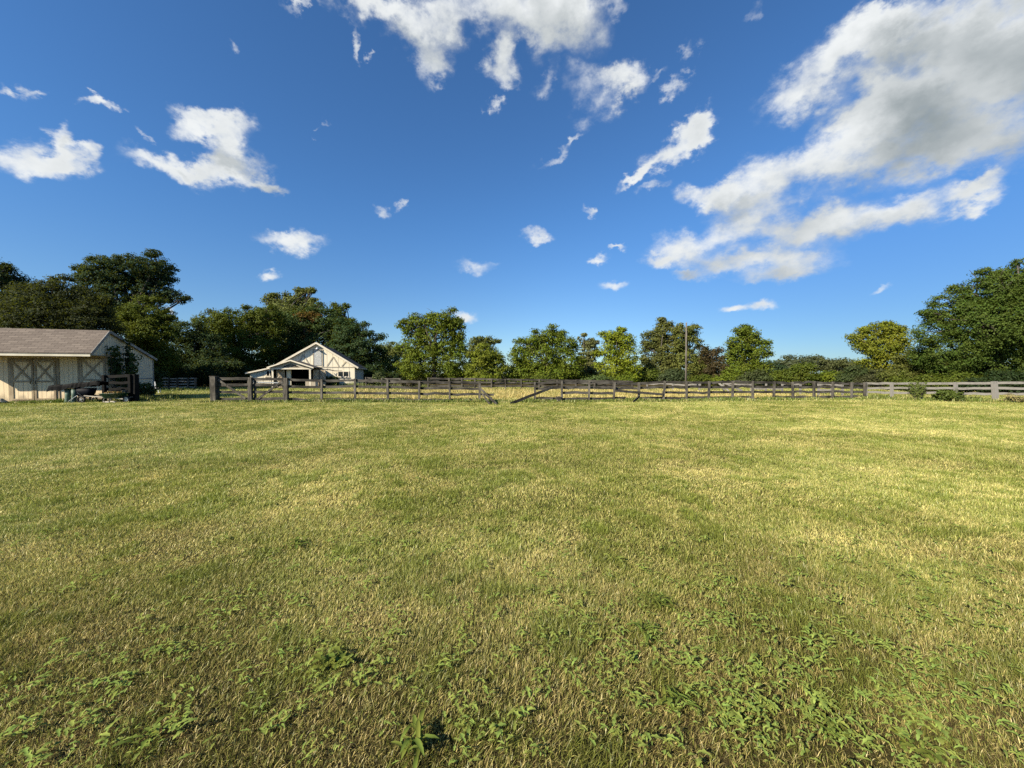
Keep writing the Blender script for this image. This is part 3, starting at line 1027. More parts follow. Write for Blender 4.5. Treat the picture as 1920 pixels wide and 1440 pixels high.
def fence(name, label, posts, tops, rails, mats, group, pw=.11, rh=.135, skip=(), back=True, parent_loc=None, wide=None, rw=.032, warp=.017):
    """posts: world points; tops: heights; rails: fractions of the height"""
    root = empty(name, posts[0], 0, label, 'fence', group)
    o = Vector(posts[0])
    for i, p in enumerate(posts):
        w = pw * random.uniform(.9, 1.12)
        if wide and i in wide:
            w = wide[i]
        q = Vector(p) - o
        post_mb(q, tops[i], w, w * .9, (random.gauss(0, .038), random.gauss(0, .03))).build('post', mats[1], root)
    for i in range(len(posts) - 1):
        for j, fr in enumerate(rails):
            if (i, j) in skip:
                continue
            a, b = Vector(posts[i]) - o, Vector(posts[i + 1]) - o
            dy = (pw * .5 + rw * .5 + .006) * (1 if back else -1)
            d = (b - a).normalized() * .03
            a = a + Vector((0, dy, tops[i] * fr + random.gauss(0, .012))) - d
            b = b + Vector((0, dy, tops[i + 1] * fr + random.gauss(0, .012))) + d
            MB().beam(a, b, rw, rh, seg=4, warp=warp).build('rail', mats[0], root)
    return root


def topz(px, py):
    return at(px, py, fenceY(px)).z


GFN = 'fences of the paddock'
xs = [536.5, 602.5, 665, 727.5, 786, 843, 898.5]
tops = [topz(x, y) for x, y in zip(xs, (708.5, 711, 709.8, 711.5, 714, 714.5, 715.5))]
fence('rail_fence', 'dark weathered four rail fence running from the thick gate post to the gap', [fence_pt(x) for x in xs], tops, (.93, .66, .39, .11), (M['rail'], M['post']), GFN, wide={0: .2})
xs = [1003, 1054, 1104, 1151, 1198, 1244, 1288, 1329, 1374, 1412, 1451, 1488, 1527, 1562, 1597.5, 1622]
tops = [topz(x, y) for x, y in zip(xs, (716, 713.5, 714, 716, 717, 714, 714.5, 714.5, 714, 714, 714.5, 716, 714.5, 715.5, 716.5, 716.8))]
fence('rail_fence', 'long dark weathered fence from the gap to the pale fence corner', [fence_pt(x) for x in xs], tops, (.93, .68, .42, .15), (M['rail'], M['post']), GFN,
      skip={(0, 2), (3, 2), (3, 3), (4, 2), (9, 3)})
# white fence
wx = [(1625, 24.0), (1673.5, 23.5), (1728, 23.0), (1794, 22.3), (1869, 21.6), (1950, 20.9), (2040, 20.2)]
fence('rail_fence', 'pale grey three rail fence below the big green tree', [Vector(((x - 960) / F * y, y, 0)) for x, y in wx], [at(x, yy_, y).z for (x, y), yy_ in zip(wx, (716.5, 716.8, 716.8, 716.5, 715, 714.5, 714))], (.92, .66, .40), (M['palerail'], M['palepost']), GFN, pw=.125, rh=.13,
      wide={4: .19, 0: .1})
# far fence
fx_ = [803, 842, 866, 890, 921, 948, 978, 1010, 1045, 1080, 1115, 1150, 1185]
fence('rail_fence', 'long low fence along the far side of the golden paddock', [Vector(((x - 960) / F * 37, 37 + random.gauss(0, .1), 0)) for x in fx_], [at(x, 708 + (x - 803) / 382 * 6, 37).z for x in fx_], (.93, .66, .34), (M['rail'], M['post']), GFN, rh=.17, pw=.12)
sx_ = [(1215, 36.5), (1262, 35.5), (1311, 34.5), (1358, 33), (1409, 31.8), (1436, 30.6), (1467, 29.4), (1501, 28.2), (1535, 27), (1559, 26.2), (1581, 25.4)]
fence('rail_fence', 'broken pale fence with leaning posts on the paddock side', [Vector(((x - 960) / F * y, y, 0)) for x, y in sx_], [at(x, 717.5 + random.uniform(-.5, 2.5), y).z for x, y in sx_], (.88, .45), (M['palerail'], M['palepost']), GFN, rh=.13,
      skip={(1, 1), (2, 0), (3, 1), (4, 0), (5, 0), (6, 1), (7, 0), (7, 1)}, warp=.03)
# small far fences
ff = [300, 315, 332, 352, 367]
fence('rail_fence', 'short dark fence in deep shade behind the shed', [Vector(((x - 960) / F * 36, 36, 0)) for x in ff], [at(x, 708.5, 36).z for x in ff], (.95, .72, .5, .28), (M['palerail'], M['rail']), GFN, rh=.12)
ff = [686, 716, 751]
fence('rail_fence', 'short grey fence beside the barn corner', [Vector(((x - 960) / F * 39, 39, 0)) for x in ff], [at(x, y, 39).z for x, y in zip(ff, (707, 708.5, 709.5))], (.95, .62, .25), (M['post'], M['post']), GFN, rh=.13)


# gates between the thick posts
def gate(label, xa, xb, ya, down):
    a, b = fence_pt(xa), fence_pt(xb)
    root = empty('gate', a, math.atan2(b.y - a.y, b.x - a.x), label, 'gate', 'wooden gates of the paddock')
    L = (b - a).length
    H = topz(xa, ya) - .03
    for z in (.955, .72, .42, .13):
        MB().beam((.07, .06, H * z), (L - .07, .06, H * z + random.gauss(0, .015)), .035, .15, seg=3, warp=.01).build('rail', M['rail'], root)
    for x in (.16, L - .16):
        MB().beam((x, .098, .08), (x, .098, H), .13, .035, up=(0, 1, 0)).build('stile', M['post'], root)
    p, q = ((.2, .026, H * .92), (L - .3, .026, .2)) if down else ((L - .2, .026, H * .88), (.35, .026, .18))
    MB().beam(p, q, .03, .11).build('brace', M['post'], root)
    if not down:
        MB().beam((.2, .1365, H * .83), (L - .2, .1365, H * .80), .035, .06).build('crossbar', M['steel'], root)


gate('wide wooden gate with a brace falling away from the thickest post', 401, 469.5, 707, True)
gate('wooden gate with a rising brace and a metal crossbar', 470.5, 536, 708, False)
for x, y, w, lab in ((401.5, 706, .29, 'thickest squared gate post at the end of the dark fence'), (469.6, 707.5, .17, 'squared post between the two wooden gates')):
    p = fence_pt(x)
    o = post_mb((0, 0), topz(x, y), w, w).build('gate_post', M['post'])
    o.location = p
    tag(o, lab, 'post', 'gate posts')
    if w > .2:
        MB().box((0, 0, topz(x, y) + .012), (w + .03, w + .03, .03)).build('cap', M['post'], o)

# fallen boards round the gap
def board(label, a, b, w=.13, th=.03, m='rail'):
    a, b = Vector(a), Vector(b)
    o = MB().beam((0, 0, 0), b - a, th, w, seg=5, warp=.006).build('fallen_rail', M[m])
    o.location = a
    tag(o, label, 'board', 'boards fallen from the fence')


def fp(px, py, dy=0.0):
    return at(px, py, fenceY(px) + dy)


board('steep broken board leaning from the last post before the gap', fp(901, 729, -.14), gnd(932, 760) + Vector((0, 0, .03)))
board('shorter broken board crossing the steep one at the gap', fp(903, 737, -.2), gnd(918, 759) + Vector((0, 0, .03)), .1)
board('level stub of a rail poking out past the gap post', fp(896, 739.5, .1), fp(926, 740, .1), .12)
board('long grey board leaning up across the post after the gap', gnd(957, 758.5) + Vector((0, 0, .04)), fp(1037, 726, -.12), .14, .035, 'post')
board('slanting loose rail hanging between two posts', fp(1153, 732.5, -.1), fp(1243, 739.5, -.1), .13)
board('short stub of bottom rail broken off mid bay', fp(1150, 746, .1), fp(1174, 746, .1), .13)
board('short board propped against the post foot', gnd(1187, 755) + Vector((0, 0, .03)), fp(1199, 743, -.1), .11)
board('dark board slumped from the broken pale side fence', at(1358, 718, 32.8), at(1392, 733, 30.6), .13, .03, 'palerail')
board('pale board tilted down inside the paddock side fence', at(1346, 717, 32.3), at(1367, 733, 31.6), .13, .03, 'palepost')
o = MB().box((0, 0, .16), (.28, .2, .32)).build('wooden_block', M['rail'], None, False, .02)
o.location = fence_pt(1049) + Vector((-.05, -.14, 0))
tag(o, 'stubby dark wooden block at a fence post foot after the gap', 'block')

# utility pole
P0 = Vector(((1286 - 960) / F * 33, 33, 0))
root = empty('utility_pole', P0, 0, 'bare grey wooden pole standing beyond the paddock', 'pole')
zt = at(1286, 606, 33).z
mb = MB()
mb.tube([(0, 0, -.2), (0, 0, zt * .5), (-.02, 0, zt)], [.075, .066, .056], 12)
mb.build('shaft', M['pole'], root, True)
mb = MB()
mb.tube([(-.02, 0, zt + .002), (-.02, 0, zt + .08)], [.07, .03], 10)
mb.build('cap', M['steel'], root, True)

# ------------------------------------------------------------------ shed (local x = along the front, towards the gable end at x = 0; y = depth)
TH = R(16)
root = empty('shed', (-23.6, 22.5, 0), TH, 'long low shed with brown shingles, cream doors and a peeling gable end', 'shed')
WL, D, ZW, ZR, OV = 6.5, 4.3, 2.63, 4.05, 1.35
# main walls: a gabled shell, front at y = 0
gable_out = [(0, 0), (D, 0), (D, ZW), (.12, ZR), (0, ZR - .06)]
mb = MB()
n5 = len(gable_out)
vs = [(0, y, z) for y, z in gable_out] + [(-.09, y, z) for y, z in gable_out]
mb.add(vs, [tuple(range(n5)), tuple(range(2 * n5 - 1, n5 - 1, -1))] + [(i, n5 + i, n5 + (i + 1) % n5, (i + 1) % n5) for i in range(n5)])
mb.build('gable_wall', M['gable'], root)['label'] = 'grey peeling boards'
mb = MB()
mb.span((-WL, 0, 0), (-.092, .08, ZW + .35))
mb.span((-WL, D - .08, 0), (-.092, D, ZW))
mb.span((-WL, .082, 0), (-WL + .08, D - .082, ZW))
mb.build('wall', M['siding'], root)
# overhang cheek (triangle) and soffit
mb = MB()
tri = [(-OV, ZW - .0), (-.003, ZW - .0), (-.003, ZR - .10)]
mb.add([(-.012, y, z) for y, z in tri] + [(-.07, y, z) for y, z in tri], [(0, 1, 2), (5, 4, 3), (0, 3, 4, 1), (1, 4, 5, 2), (2, 5, 3, 0)])
mb.build('cheek', M['gable'], root)
mb = MB()
mb.span((-WL - .2, -OV, ZW - .05), (-.005, -.004, ZW - .006))
mb.build('soffit', M['trim'], root)
# roof planes
mb = MB()
x0, x1 = -WL - .22, .10
th = .05


def slab(mb, a, b, x0, x1, th):
    (ya, za), (yb, zb) = a, b
    vs = [(x, y, z) for x in (x0, x1) for y, z in ((ya, za), (yb, zb), (yb, zb + th), (ya, za + th))]
    mb.add(vs, [(0, 1, 2, 3), (7, 6, 5, 4), (0, 4, 5, 1), (1, 5, 6, 2), (2, 6, 7, 3), (3, 7, 4, 0)])


slab(mb, (-OV - .08, ZW + .045), (.06, ZR), x0, x1, th)
slab(mb, (.062, ZR), (D + .22, ZW - .065), x0, x1, th)
roof = mb.build('roof', M['shingle'], root)
MB().span((x0, -OV - .055, ZW - .10), (.06, -OV - .004, ZW + .043)).build('fascia', M['fascia'], roof)
mb = MB()
mb.beam((.13, -OV - .06, ZW + .03), (.13, .03, ZR - .04), .03, .15)
mb.beam((.13, .09, ZR - .04), (.13, D + .2, ZW - .10), .03, .15)
mb.build('rake_board', M['rake'], roof)


def fbox(name, xa, xb, za, zb, y, th, m, parent):
    return MB().span((xa, y - th, za), (xb, y, zb)).build(name, M[m], parent)


def door(xa, xb, za, zb, zm, parent, lab=None):
    y = -.003
    d = fbox('door', xa, xb, za, zb, y, .035, 'siding', parent)
    w = .09
    y2 = y - .038
    mb = MB()
    mb.span((xa, y2 - .025, za), (xa + w, y2, zb))
    mb.span((xb - w, y2 - .025, za), (xb, y2, zb))
    for z in (za, zm, zb - w):
        mb.span((xa + w + .001, y2 - .025, z), (xb - w - .001, y2, z + w))
    mb.build('frame', M['trim'], d)
    mb = MB()
    mb.beam((xa + w, y2 - .0145, zm + w), (xb - w, y2 - .0145, zb - w), .02, .085)
    mb.beam((xa + w, y2 - .038, zb - w), (xb - w, y2 - .038, zm + w), .02, .085)
    mb.build('cross_brace', M['trim'], d)
    return d


d1 = door(-4.26, -3.31, .10, 2.32, 1.10, root)
d2 = door(-3.27, -2.34, .10, 2.32, 1.10, root)
for d, x in ((d1, -3.40), (d2, -3.18)):
    MB().tube([(x, -.07, 1.18), (x, -.12, 1.18), (x, -.12, 1.02), (x, -.07, 1.02)], .014, 6).build('handle', M['blackmetal'], d)
mb = MB()
mb.span((-4.40, -.03, 0), (-4.28, -.003, 2.34))
mb.span((-2.32, -.03, 0), (-2.20, -.003, 2.34))
mb.span((-4.40, -.03, 2.343), (-2.20, -.003, 2.45))
mb.build('door_frame', M['trim'], root)
door(-1.24, -.10, .10, 2.50, 1.18, root)
mb = MB()
mb.span((-1.36, -.035, 0), (-1.26, -.003, 2.55))
mb.span((-.085, -.035, 0), (.012, -.002, 2.57))
mb.build('corner_board', M['trim'], root)
mb = MB()
mb.span((.003, .02, 1.22), (.028, D, 1.29))
mb.span((.003, D - .07, 1.293), (.028, D, ZW - .12))
mb.span((.003, D - .07, 0), (.028, D, 1.217))
mb.build('trim_board', M['rake'], root)

# dark rail pen in front of the shed corner
Yp = 21.7
pen = [Vector(((x - 960) / F * y, y, 0)) for x, y in ((195, 21.9), (251, 21.6))]
fence('rail_fence', 'short blackened fence panel with one massive post before the shed corner', pen, [1.50, 1.55], (.94, .70, .45, .2), (M['blackwood'], M['blackwood']), GFN, wide={0: .14, 1: .32}, pw=.14, rh=.15)
o = post_mb((0, 0), 1.54, .13, .13).build('fence_post', M['blackwood'])
o.location = Vector(((243.5 - 960) / F * 21.45, 21.45, 0))
tag(o, 'slimmer dark post in front of the massive pen post', 'post')


def sapling(name, label, px, Y, h, n, spread, col, leaf=.16, cat='plant', top=.35):
    base = Vector(((px - 960) / F * Y, Y, 0))
    root = empty(name, base, 0, label, cat)
    mb, P = MB(), []
    for i in range(n):
        a = random.uniform(0, 6.28)
        r = spread * random.uniform(.25, 1)
        z = h * random.uniform(top, 1)
        tip = Vector((math.cos(a) * r, math.sin(a) * r * .7, z))
        limb(mb, (tip.x * .15, tip.y * .15, -.05), tip, .018, .006, .12, 5)
        for q in range(6):
            f_ = .45 + .55 * q / 5
            c = Vector((tip.x * (.15 + .85 * f_), tip.y * (.15 + .85 * f_), z * f_ + h * .04))
            P.append(leaf_cloud(c, (.08, .08, .06), 2, 7, leaf * 1.1, leaf))
    V, f, tt = merge(P)
    V[:, 2] = np.maximum(V[:, 2], .02)
    c = np_mesh('foliage', V, f, M['leaf'], tt, root)
    c.color = (*col, 1)
    mb.build('stem', M['bark'], root, True)


sapling('sapling', 'leafy dark sapling growing up against the peeling shed gable', 229, 22.9, 3.0, 13, .72, (.035, .062, .016), .17, 'sapling', .55)
sapling('vine', 'dark vine climbing the shed gable to the roof edge', 243, 23.6, 3.5, 9, .22, (.025, .045, .018), .14, 'vine', .6)
sapling('bush', 'low dark weeds at the foot of the shed gable wall', 272, 23.6, 1.0, 22, .8, (.03, .055, .018), .13, 'bush', .3)
sapling('bush', 'feathery green weed bush growing against a pale fence post', 1722, 22.8, 1.05, 30, .45, (.12, .15, .035), .07, 'bush', .4)
sapling('bush', 'low green bush before the third pale fence bay', 1772, 22.0, .65, 24, .6, (.085, .115, .02), .10, 'bush', .3)
sapling('bush', 'small dark weed clump at a pale fence post foot', 1795, 21.8, .5, 12, .3, (.07, .095, .02), .09, 'bush', .3)
sapling('bush', 'dry straw coloured weeds by the tallest pale post', 1905, 20.8, .5, 24, .6, (.34, .29, .12), .06, 'bush', .3)
sapling('bush', 'round clipped looking dark bush before the barn wall', 618, 43.3, 1.2, 40, 1.0, (.03, .05, .018), .2, 'bush', .3)
sapling('bush', 'tangled light green vine mound on the short grey fence', 712, 39.3, 1.6, 26, .6, (.09, .11, .04), .18, 'bush', .5)
sapling('bush', 'dark low brush heap inside the far corner of the paddock', 770, 38.2, .8, 30, 1.0, (.05, .04, .025), .2, 'bush', .3)

# ------------------------------------------------------------------ things standing by the shed
# tarp covered cart
Yt = 20.9
base = Vector(((148 - 960) / F * Yt, Yt, 0))
root = empty('garden_cart', base, R(10), 'dark two wheeled garden cart under a crumpled black tarp by the shed doors', 'cart')
k = Yt / F
mb = MB()
nx, ny = 26, 12
vs = []
fold = [random.uniform(-1, 1) for _ in range(nx + 1)]
for i in range(nx + 1):
    for j in range(ny + 1):
        u, v = i / nx, j / ny
        x = (109 - 148 + 79 * u) * k
        cr = abs(v - .5) * 2
        top = .94 + .27 * u - (.10 * (u - .9) / .1 if u > .9 else 0) + .018 * math.sin(15 * u)
        hang = (.30 - .08 * u) * max(0, cr - .5) / .5 * (1 + .10 * fold[i])
        y = (min(cr, .55) * .50 + max(0, cr - .55) * .10) * (1 if v > .5 else -1)
        vs.append((x - .10 * cr * (1 - u), y + .012 * fold[i], top - hang + random.gauss(0, .006)))
fs = [(i * (ny + 1) + j, (i + 1) * (ny + 1) + j, (i + 1) * (ny + 1) + j + 1, i * (ny + 1) + j + 1) for i in range(nx) for j in range(ny)]
tp = mb.add(vs, fs).build('tarp', M['tarp'], root)
sm = tp.modifiers.new('thickness', 'SOLIDIFY')
sm.thickness = .012
mb = MB()   # tub
tub = []
for z, sx2, sy2 in ((.30, .26, .20), (.55, .38, .24), (.80, .44, .26)):
    for q in range(16):
        a = 2 * math.pi * q / 16
        tub.append((.30 + sx2 * math.copysign(abs(math.cos(a)) ** .6, math.cos(a)), sy2 * math.copysign(abs(math.sin(a)) ** .6, math.sin(a)), z))
fs = [(r * 16 + q, r * 16 + (q + 1) % 16, (r + 1) * 16 + (q + 1) % 16, (r + 1) * 16 + q) for r in range(2) for q in range(16)] + [tuple(range(15, -1, -1)), tuple(range(32, 48))]
mb.add(tub, fs).build('tub', M['blackmetal'], root, True)
for y in (-.36, .36):
    mb = MB()
    mb.tube([(.36 + .16 * math.cos(a * .3927), y, .20 + .16 * math.sin(a * .3927)) for a in range(17)], .045, 8, False)
    wh = mb.build('wheel', M['rubber'], root, True)
    mb = MB()
    mb.tube([(.36, y - .03, .20), (.36, y + .03, .20)], .05, 10)
    for a in range(5):
        mb.beam((.36, y, .20), (.36 + .15 * math.cos(a * 1.2566), y, .20 + .15 * math.sin(a * 1.2566)), .02, .02)
    mb.build('rim', M['steel'], wh)
mb = MB()
mb.tube([(.36, -.36, .20), (.36, .36, .20)], .015, 6)
mb.tube([(.10, -.25, .42), (-.28, -.28, .10), (-.30, -.28, .02)], .018, 6)
mb.tube([(.10, .25, .42), (-.28, .28, .10), (-.30, .28, .02)], .018, 6)
mb.build('undercarriage', M['steel'], root)
mb = MB()
mb.tube([(.36, 0, .20), (.15, -.30, .55)], .016, 6)
mb.build('strut', M['steel'], root)
# bagged bin below the tarp
base = Vector(((132 - 960) / F * 20.75, 20.75, 0))
root = empty('plastic_tub', base, 0, 'two legged pale green plastic bin below the black tarp', 'bin')
for x in (-.16, .18):
    mb = MB()
    mb.tube([(x - .05, 0, 0), (x - .02, 0, .06), (x, 0, .38), (x + .03, 0, .74)], [.15, .12, .11, .14], 12)
    mb.build('leg', M['palegreen'], root, True)
MB().beam((-.22, -.02, .76), (.26, -.02, .82), .20, .03).build('lid', M['whiteplastic'], root, bevel=.01)

# green wheelbarrow
Yg = 21.0
base = Vector(((213 - 960) / F * Yg, Yg, 0))
root = empty('wheelbarrow', base, R(4), 'green wheelbarrow full of dead leaves before the black fence panel', 'wheelbarrow')
mb = MB()
tub = []
for z, xa, xb, sy2 in ((.24, -.36, .28, .20), (.26, -.40, .34, .24), (.50, -.62, .66, .36), (.52, -.66, .70, .39), (.50, -.60, .64, .34), (.42, -.55, .56, .32)):
    for q in range(20):
        a = 2 * math.pi * q / 20
        cx_, rx_ = (xa + xb) / 2, (xb - xa) / 2
        tub.append((cx_ + rx_ * math.copysign(abs(math.cos(a)) ** .55, math.cos(a)), sy2 * math.copysign(abs(math.sin(a)) ** .55, math.sin(a)), z + .02 * math.cos(a)))
fs = [(r * 20 + q, r * 20 + (q + 1) % 20, (r + 1) * 20 + (q + 1) % 20, (r + 1) * 20 + q) for r in range(5) for q in range(20)] + [tuple(range(19, -1, -1)), tuple(range(100, 120))]
mb.add(tub, fs).build('tray', M['greenpaint'], root, True)
for y in (-.22, .22):
    MB().beam((-1.25, y * 1.3, .40), (.55, y * .5, .21), .04, .05).build('handle', M['palewood'], root)
for y in (-.2, .2):
    MB().tube([(-.30, y, .30), (-.42, y, .02), (-.10, y, .02), (-.05, y, .26)], .014, 6).build('leg', M['steel'], root)
mb = MB()
mb.tube([(.62 + .15 * math.cos(a * .3927), 0, .19 + .15 * math.sin(a * .3927)) for a in range(17)], .045, 8, False)
wh = mb.build('wheel', M['rubber'], root, True)
MB().tube([(.62, -.03, .19), (.62, .03, .19)], .11, 12).build('rim', M['steel'], wh)
P = [leaf_cloud((-.05 + .1 * q, 0, .52), (.25, .2, .08), 14, 10, .09, .09) for q in (-2, 0, 2)]
V, f, tt = merge(P)
o = np_mesh('leaf_litter', V + np.array(base)[None, :] * np.array([[1, 1, 0]]), f, M['leaf'], tt)
o.color = (.24, .15, .06, 1)
tag(o, 'heap of tan dead leaves inside the green wheelbarrow', 'leaves')

for i, (pa, pb, lab) in enumerate((((197, 753, 20.9), (216, 752.5, 20.9), 'short pale plank lying under the green wheelbarrow'), ((224, 747, 21.3), (250, 744, 21.5), 'pale weathered plank propped low by the massive pen post'))):
    a, b = at(*pa), at(*pb)
    a.z = max(a.z, .03)
    b.z = max(b.z, .03)
    o = MB().beam((0, 0, 0), b - a, .18, .04).build('plank', M['palewood'])
    o.location = a
    tag(o, lab, 'plank', 'loose planks by the shed')

# pale rock by the picture edge
import bmesh
bm = bmesh.new()
bmesh.ops.create_icosphere(bm, subdivisions=3, radius=1)
for v in bm.verts:
    n_ = .16 * math.sin(3.1 * v.co.x + 1) * math.cos(2.7 * v.co.y) + .1 * math.sin(6 * v.co.z + 3 * v.co.x)
    v.co *= 1 + n_
    v.co.x *= .38
    v.co.y *= .26
    v.co.z *= .17
me = bpy.data.meshes.new('rock')
bm.to_mesh(me)
bm.free()
me.materials.append(M['stone'])
o = bpy.data.objects.new('rock', me)
COL.objects.link(o)
o.location = gnd(-4, 757) + Vector((0, 0, .11))
tag(o, 'pale flat rock in the grass before the shed wall', 'rock')

# white garden chair behind the shed
Yc = 30.5
base = Vector(((292 - 960) / F * Yc, Yc, 0))
root = empty('garden_chair', base, R(25), 'small white plastic garden chair showing past the shed corner', 'chair')
MB().box((0, 0, .42), (.42, .42, .035)).build('seat', M['whiteplastic'], root, bevel=.01)
MB().beam((-.18, 0, .45), (-.25, 0, .92), .42, .03, up=(0, 1, 0)).build('backrest', M['whiteplastic'], root)
for x in (-.18, .18):
    for y in (-.18, .18):
        MB().beam((x, y, .40), (x * 1.2, y * 1.2, 0), .04, .04, up=(0, 1, 0)).build('leg', M['whiteplastic'], root)

# ------------------------------------------------------------------ barn
root = empty('barn', (-18.76, 46, 0), TH, 'cream gabled barn with a deep dark porch and side wing', 'barn')
# local x: 0 at the corner facing the paddock, negative along the front; y = depth
XR, ZRG = -4.1, 5.08
LB = 11.0
out = [(0, 0), (0, 2.38), (XR, ZRG - .10), (-8.6, 2.20), (-8.6, 0)]
mb = MB()
mb.prism(out, 0, .15)
mb.build('wall', M['stucco'], root)
mb = MB()
mb.span((-.15, .152, 0), (0, LB, 2.34))
mb.build('side_wall', M['barnside'], root)
mb = MB()
mb.prism([(0, 0), (0, 2.38), (XR, ZRG - .10), (-8.6, 2.20), (-8.6, 0)], LB + .002, LB + .15)
mb.build('back_wall', M['barnside'], root)
mb = MB()
mb.prism([(-8.602, 0), (-8.602, 2.13), (-10.9, 1.60), (-10.9, 0)], .003, .153)
mb.span((-10.9, .156, 0), (-10.75, LB, 1.5))
mb.build('wing_wall', M['stucco'], root)


def xslab(mb, a, b, y0, y1, th):
    (xa, za), (xb, zb) = a, b
    vs = [(x, y, z) for y in (y0, y1) for x, z in ((xa, za), (xb, zb), (xb, zb + th), (xa, za + th))]
    mb.add(vs, [(0, 1, 2, 3), (7, 6, 5, 4), (0, 4, 5, 1), (1, 5, 6, 2), (2, 6, 7, 3), (3, 7, 4, 0)])


mb = MB()
xslab(mb, (.38, 2.24), (XR, ZRG), -.32, LB + .5, .09)
xslab(mb, (XR - .002, ZRG), (-8.7, 2.22), -.32, LB + .5, .09)
xslab(mb, (-8.702, 2.22), (-11.25, 1.60), -.28, LB + .4, .07)
roof = mb.build('roof', M['barnroof'], root)
mb = MB()
mb.beam((.40, -.345, 2.24), (XR, -.345, ZRG + .03), .04, .20)
mb.beam((XR, -.3455, ZRG + .03), (-8.72, -.3455, 2.22), .04, .20)
mb.beam((-8.73, -.305, 2.22), (-11.28, -.305, 1.60), .04, .15)
mb.build('fascia', M['whitetrim'], roof)
mb = MB()
mb.span((.385, -.3, 2.17), (.47, LB + .4, 2.26))
mb.build('gutter', M['whitetrim'], roof)
# gable details
MB().span((-7.0, -.03, 2.28), (-.001, -.002, 2.38)).build('belt_board', M['brace'], root)
mb = MB()
for (xa, za, xb, zb) in ((-3.05, 2.42, -2.35, 3.55), (-2.35, 3.52, -1.75, 2.42), (-1.45, 2.42, -1.0, 2.95), (-6.1, 2.45, -5.55, 3.75), (-5.5, 3.7, -4.85, 2.5)):
    mb.beam((xa, -.018, za), (xb, -.018, zb), .025, .13)
mb.build('gable_brace', M['brace'], root)
# lattice vent door
v = MB().span((-4.42, -.012, 2.50), (-3.58, -.002, 4.30)).build('loft_door', M['dark'], root)
mb = MB()
for i in range(-14, 15):
    c = -4.0 + i * .15
    for sgn in (1, -1):
        pts_ = []
        for z in np.linspace(2.52, 4.28, 60):
            x = c + sgn * (z - 3.4)
            if -4.41 <= x <= -3.59:
                pts_.append((x, z))
        if len(pts_) > 2:
            yq = -.024 if sgn > 0 else -.036
            mb.beam((pts_[0][0], yq, pts_[0][1]), (pts_[-1][0], yq, pts_[-1][1]), .010, .055)
mb.build('lattice', M['lattice'], v)
mb = MB()
for x in (-4.52, -3.56):
    mb.span((x, -.06, 2.42), (x + .10, -.002, 4.40))
mb.span((-4.418, -.06, 4.31), (-3.562, -.002, 4.40))
mb.build('frame', M['brace'], v)
lp = MB().tube([(-4.02, -.003, 4.62), (-4.02, -.22, 4.66), (-4.02, -.30, 4.56)], .02, 6).build('gable_lamp', M['whiteplastic'], root)
mb = MB()
mb.tube([(-4.02, -.30, 4.56), (-4.02, -.30, 4.48), (-4.02, -.30, 4.40)], [.04, .10, .17], 12)
mb.build('shade', M['whiteplastic'], lp, True)


def window(xa, xb, za, zb, parent, yf=0.0):
    w = MB().span((xa, yf - .012, za), (xb, yf - .002, zb)).build('window', M['pane'], parent)
    mb = MB()
    t_ = .09
    for (a, b, c, d) in ((xa - t_, xb + t_, zb, zb + t_), (xa - t_, xb + t_, za - t_, za), (xa - t_, xa, za + .001, zb - .001), (xb, xb + t_, za + .001, zb - .001), ((xa + xb) / 2 - .04, (xa + xb) / 2 + .04, za + .002, zb - .002)):
        mb.span((a, yf - .055, c), (b, yf - .001, d))
    mb.build('frame', M['whitetrim'], w)
    MB().span((xa - t_ - .06, yf - .08, za - t_ - .10), (xb + t_ + .06, yf - .001, za - t_ - .003)).build('sill', M['brace'], w)
    return w


window(-1.82, -.72, 1.25, 1.78, root)
window(-9.25, -8.55 - .12, 1.32, 1.84, root, .003)
# side window
w = MB().span((.002, 1.0, 1.0), (.012, 1.9, 1.8)).build('window', M['pane'], root)
mb = MB()
for (a, b, c, d) in ((.92, 1.98, 1.8, 1.88), (.92, 1.98, .92, 1.0), (.92, 1.0, 1.001, 1.799), (1.9, 1.98, 1.001, 1.799), (1.41, 1.49, 1.002, 1.798)):
    mb.span((.001, a, c), (.05, b, d))
mb.build('frame', M['whitetrim'], w)
# porch: projects forward from the front wall
PX0, PX1, PXM, PD = -7.9, -3.6, -5.75, 4.5
mb = MB()
xslab(mb, (PX1, 2.18), (PXM, 2.93), -PD, -.02, .07)
xslab(mb, (PXM - .002, 2.93), (PX0, 2.18), -PD, -.02, .07)
pr = mb.build('porch_roof', M['barnroof'], root)
mb = MB()
mb.beam((PX1 + .02, -PD - .022, 2.18), (PXM, -PD - .022, 2.95), .04, .13)
mb.beam((PXM, -PD - .0225, 2.95), (PX0 - .02, -PD - .0225, 2.18), .04, .13)
mb.build('fascia', M['whitetrim'], pr)
mb = MB()
mb.prism([(PX1 - .2, 2.16), (PXM, 2.86), (PX0 + .2, 2.16)], -PD + .25, -PD + .33)
gpan = mb.build('porch_gable', M['brace'], root)
mb = MB()   # open scroll ornament in the porch gable
for i in range(-5, 6):
    a = i / 5
    mb.tube([(PXM + a * .62, -PD + .235, 2.28 + .05 * (1 - abs(a))), (PXM + a * .42, -PD + .235, 2.42 + .10 * (1 - abs(a)))], .022, 5)
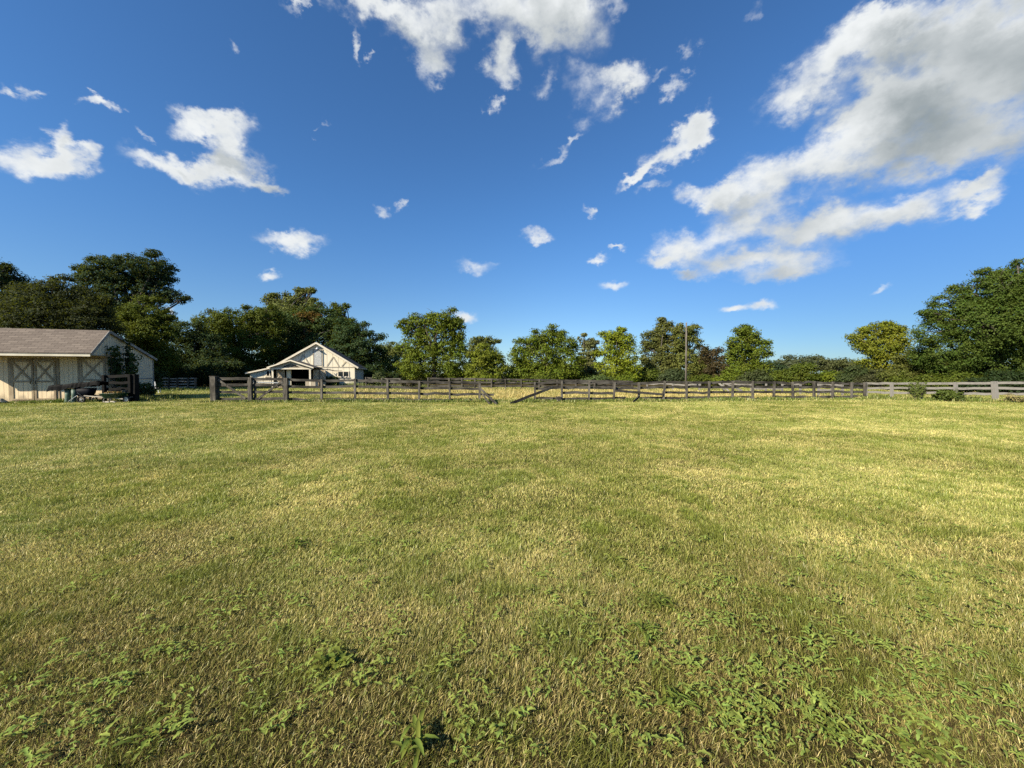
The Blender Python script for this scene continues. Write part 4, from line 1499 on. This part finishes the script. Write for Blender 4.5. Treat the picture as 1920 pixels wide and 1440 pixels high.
mb.tube([(PXM - .75, -PD + .235, 2.27), (PXM, -PD + .235, 2.60), (PXM + .75, -PD + .235, 2.27), (PXM - .75, -PD + .235, 2.27)], .02, 5)
mb.build('scroll_ornament', M['dark'], gpan)
mb = MB()
mb.span((PX0 + .15, -PD + .20, 2.02), (PX1 - .15, -PD + .36, 2.158))
mb.build('porch_beam', M['whitetrim'], root)
for x in (PX0 + .35, PX1 - .45):
    MB().span((x, -PD + .21, 0), (x + .16, -PD + .35, 2.018)).build('porch_post', M['whitetrim'], root)
for x, wd in ((PX0 + 1.55, .42),):
    MB().span((x, -PD + .9, 0), (x + wd, -PD + 1.0, 2.05)).build('stall_panel', M['stucco'], root)
# dark porch back and open doorway
MB().span((PX0 + .5, -.10, .0), (PX1 - .25, -.004, 2.12)).build('doorway', M['dark'], root)
mb = MB()
mb.span((PX0 + .2, -PD + .5, .0), (PX0 + .26, -.12, 2.1))
mb.span((PX1 - .32, -PD + 1.4, .0), (PX1 - .26, -.12, 2.1))
mb.build('porch_side', M['blackwood'], root)


def stall_door(xa, xb, y, parent):
    d = MB().span((xa, y, .08), (xb, y + .05, 1.98)).build('stall_door', M['trim'], parent)
    mb = MB()
    for za, zb in ((.15, .95), (1.02, 1.9)):
        mb.beam((xa + .05, y - .014, za), (xb - .05, y - .014, zb), .02, .09)
        mb.beam((xa + .05, y - .036, zb), (xb - .05, y - .036, za), .02, .09)
    mb.build('cross_brace', M['brace'], d)


stall_door(PX0 + .62, PX0 + 1.42, -PD + .75, root)
stall_door(PX1 - .28, PX1 + .32, -PD + 1.2, root)
stall_door(PX1 + .36, PX1 + .95, -PD + 1.4, root)
MB().span((PX1 - .9, -PD + .6, 0), (PX1 + .3, -PD + .68, .85)).build('half_door', M['brace'], root)
# ragged eave of the lean-to hanging past the porch
mb = MB()
for i in range(6):
    mb.beam((PX1 + .2 + i * .25, -.8 + random.gauss(0, .1), 2.12 - i * .05), (PX1 + .75 + i * .3, -.3, 2.06 - i * .03 + random.gauss(0, .05)), .05, .05)
mb.build('broken_eave', M['post'], root)
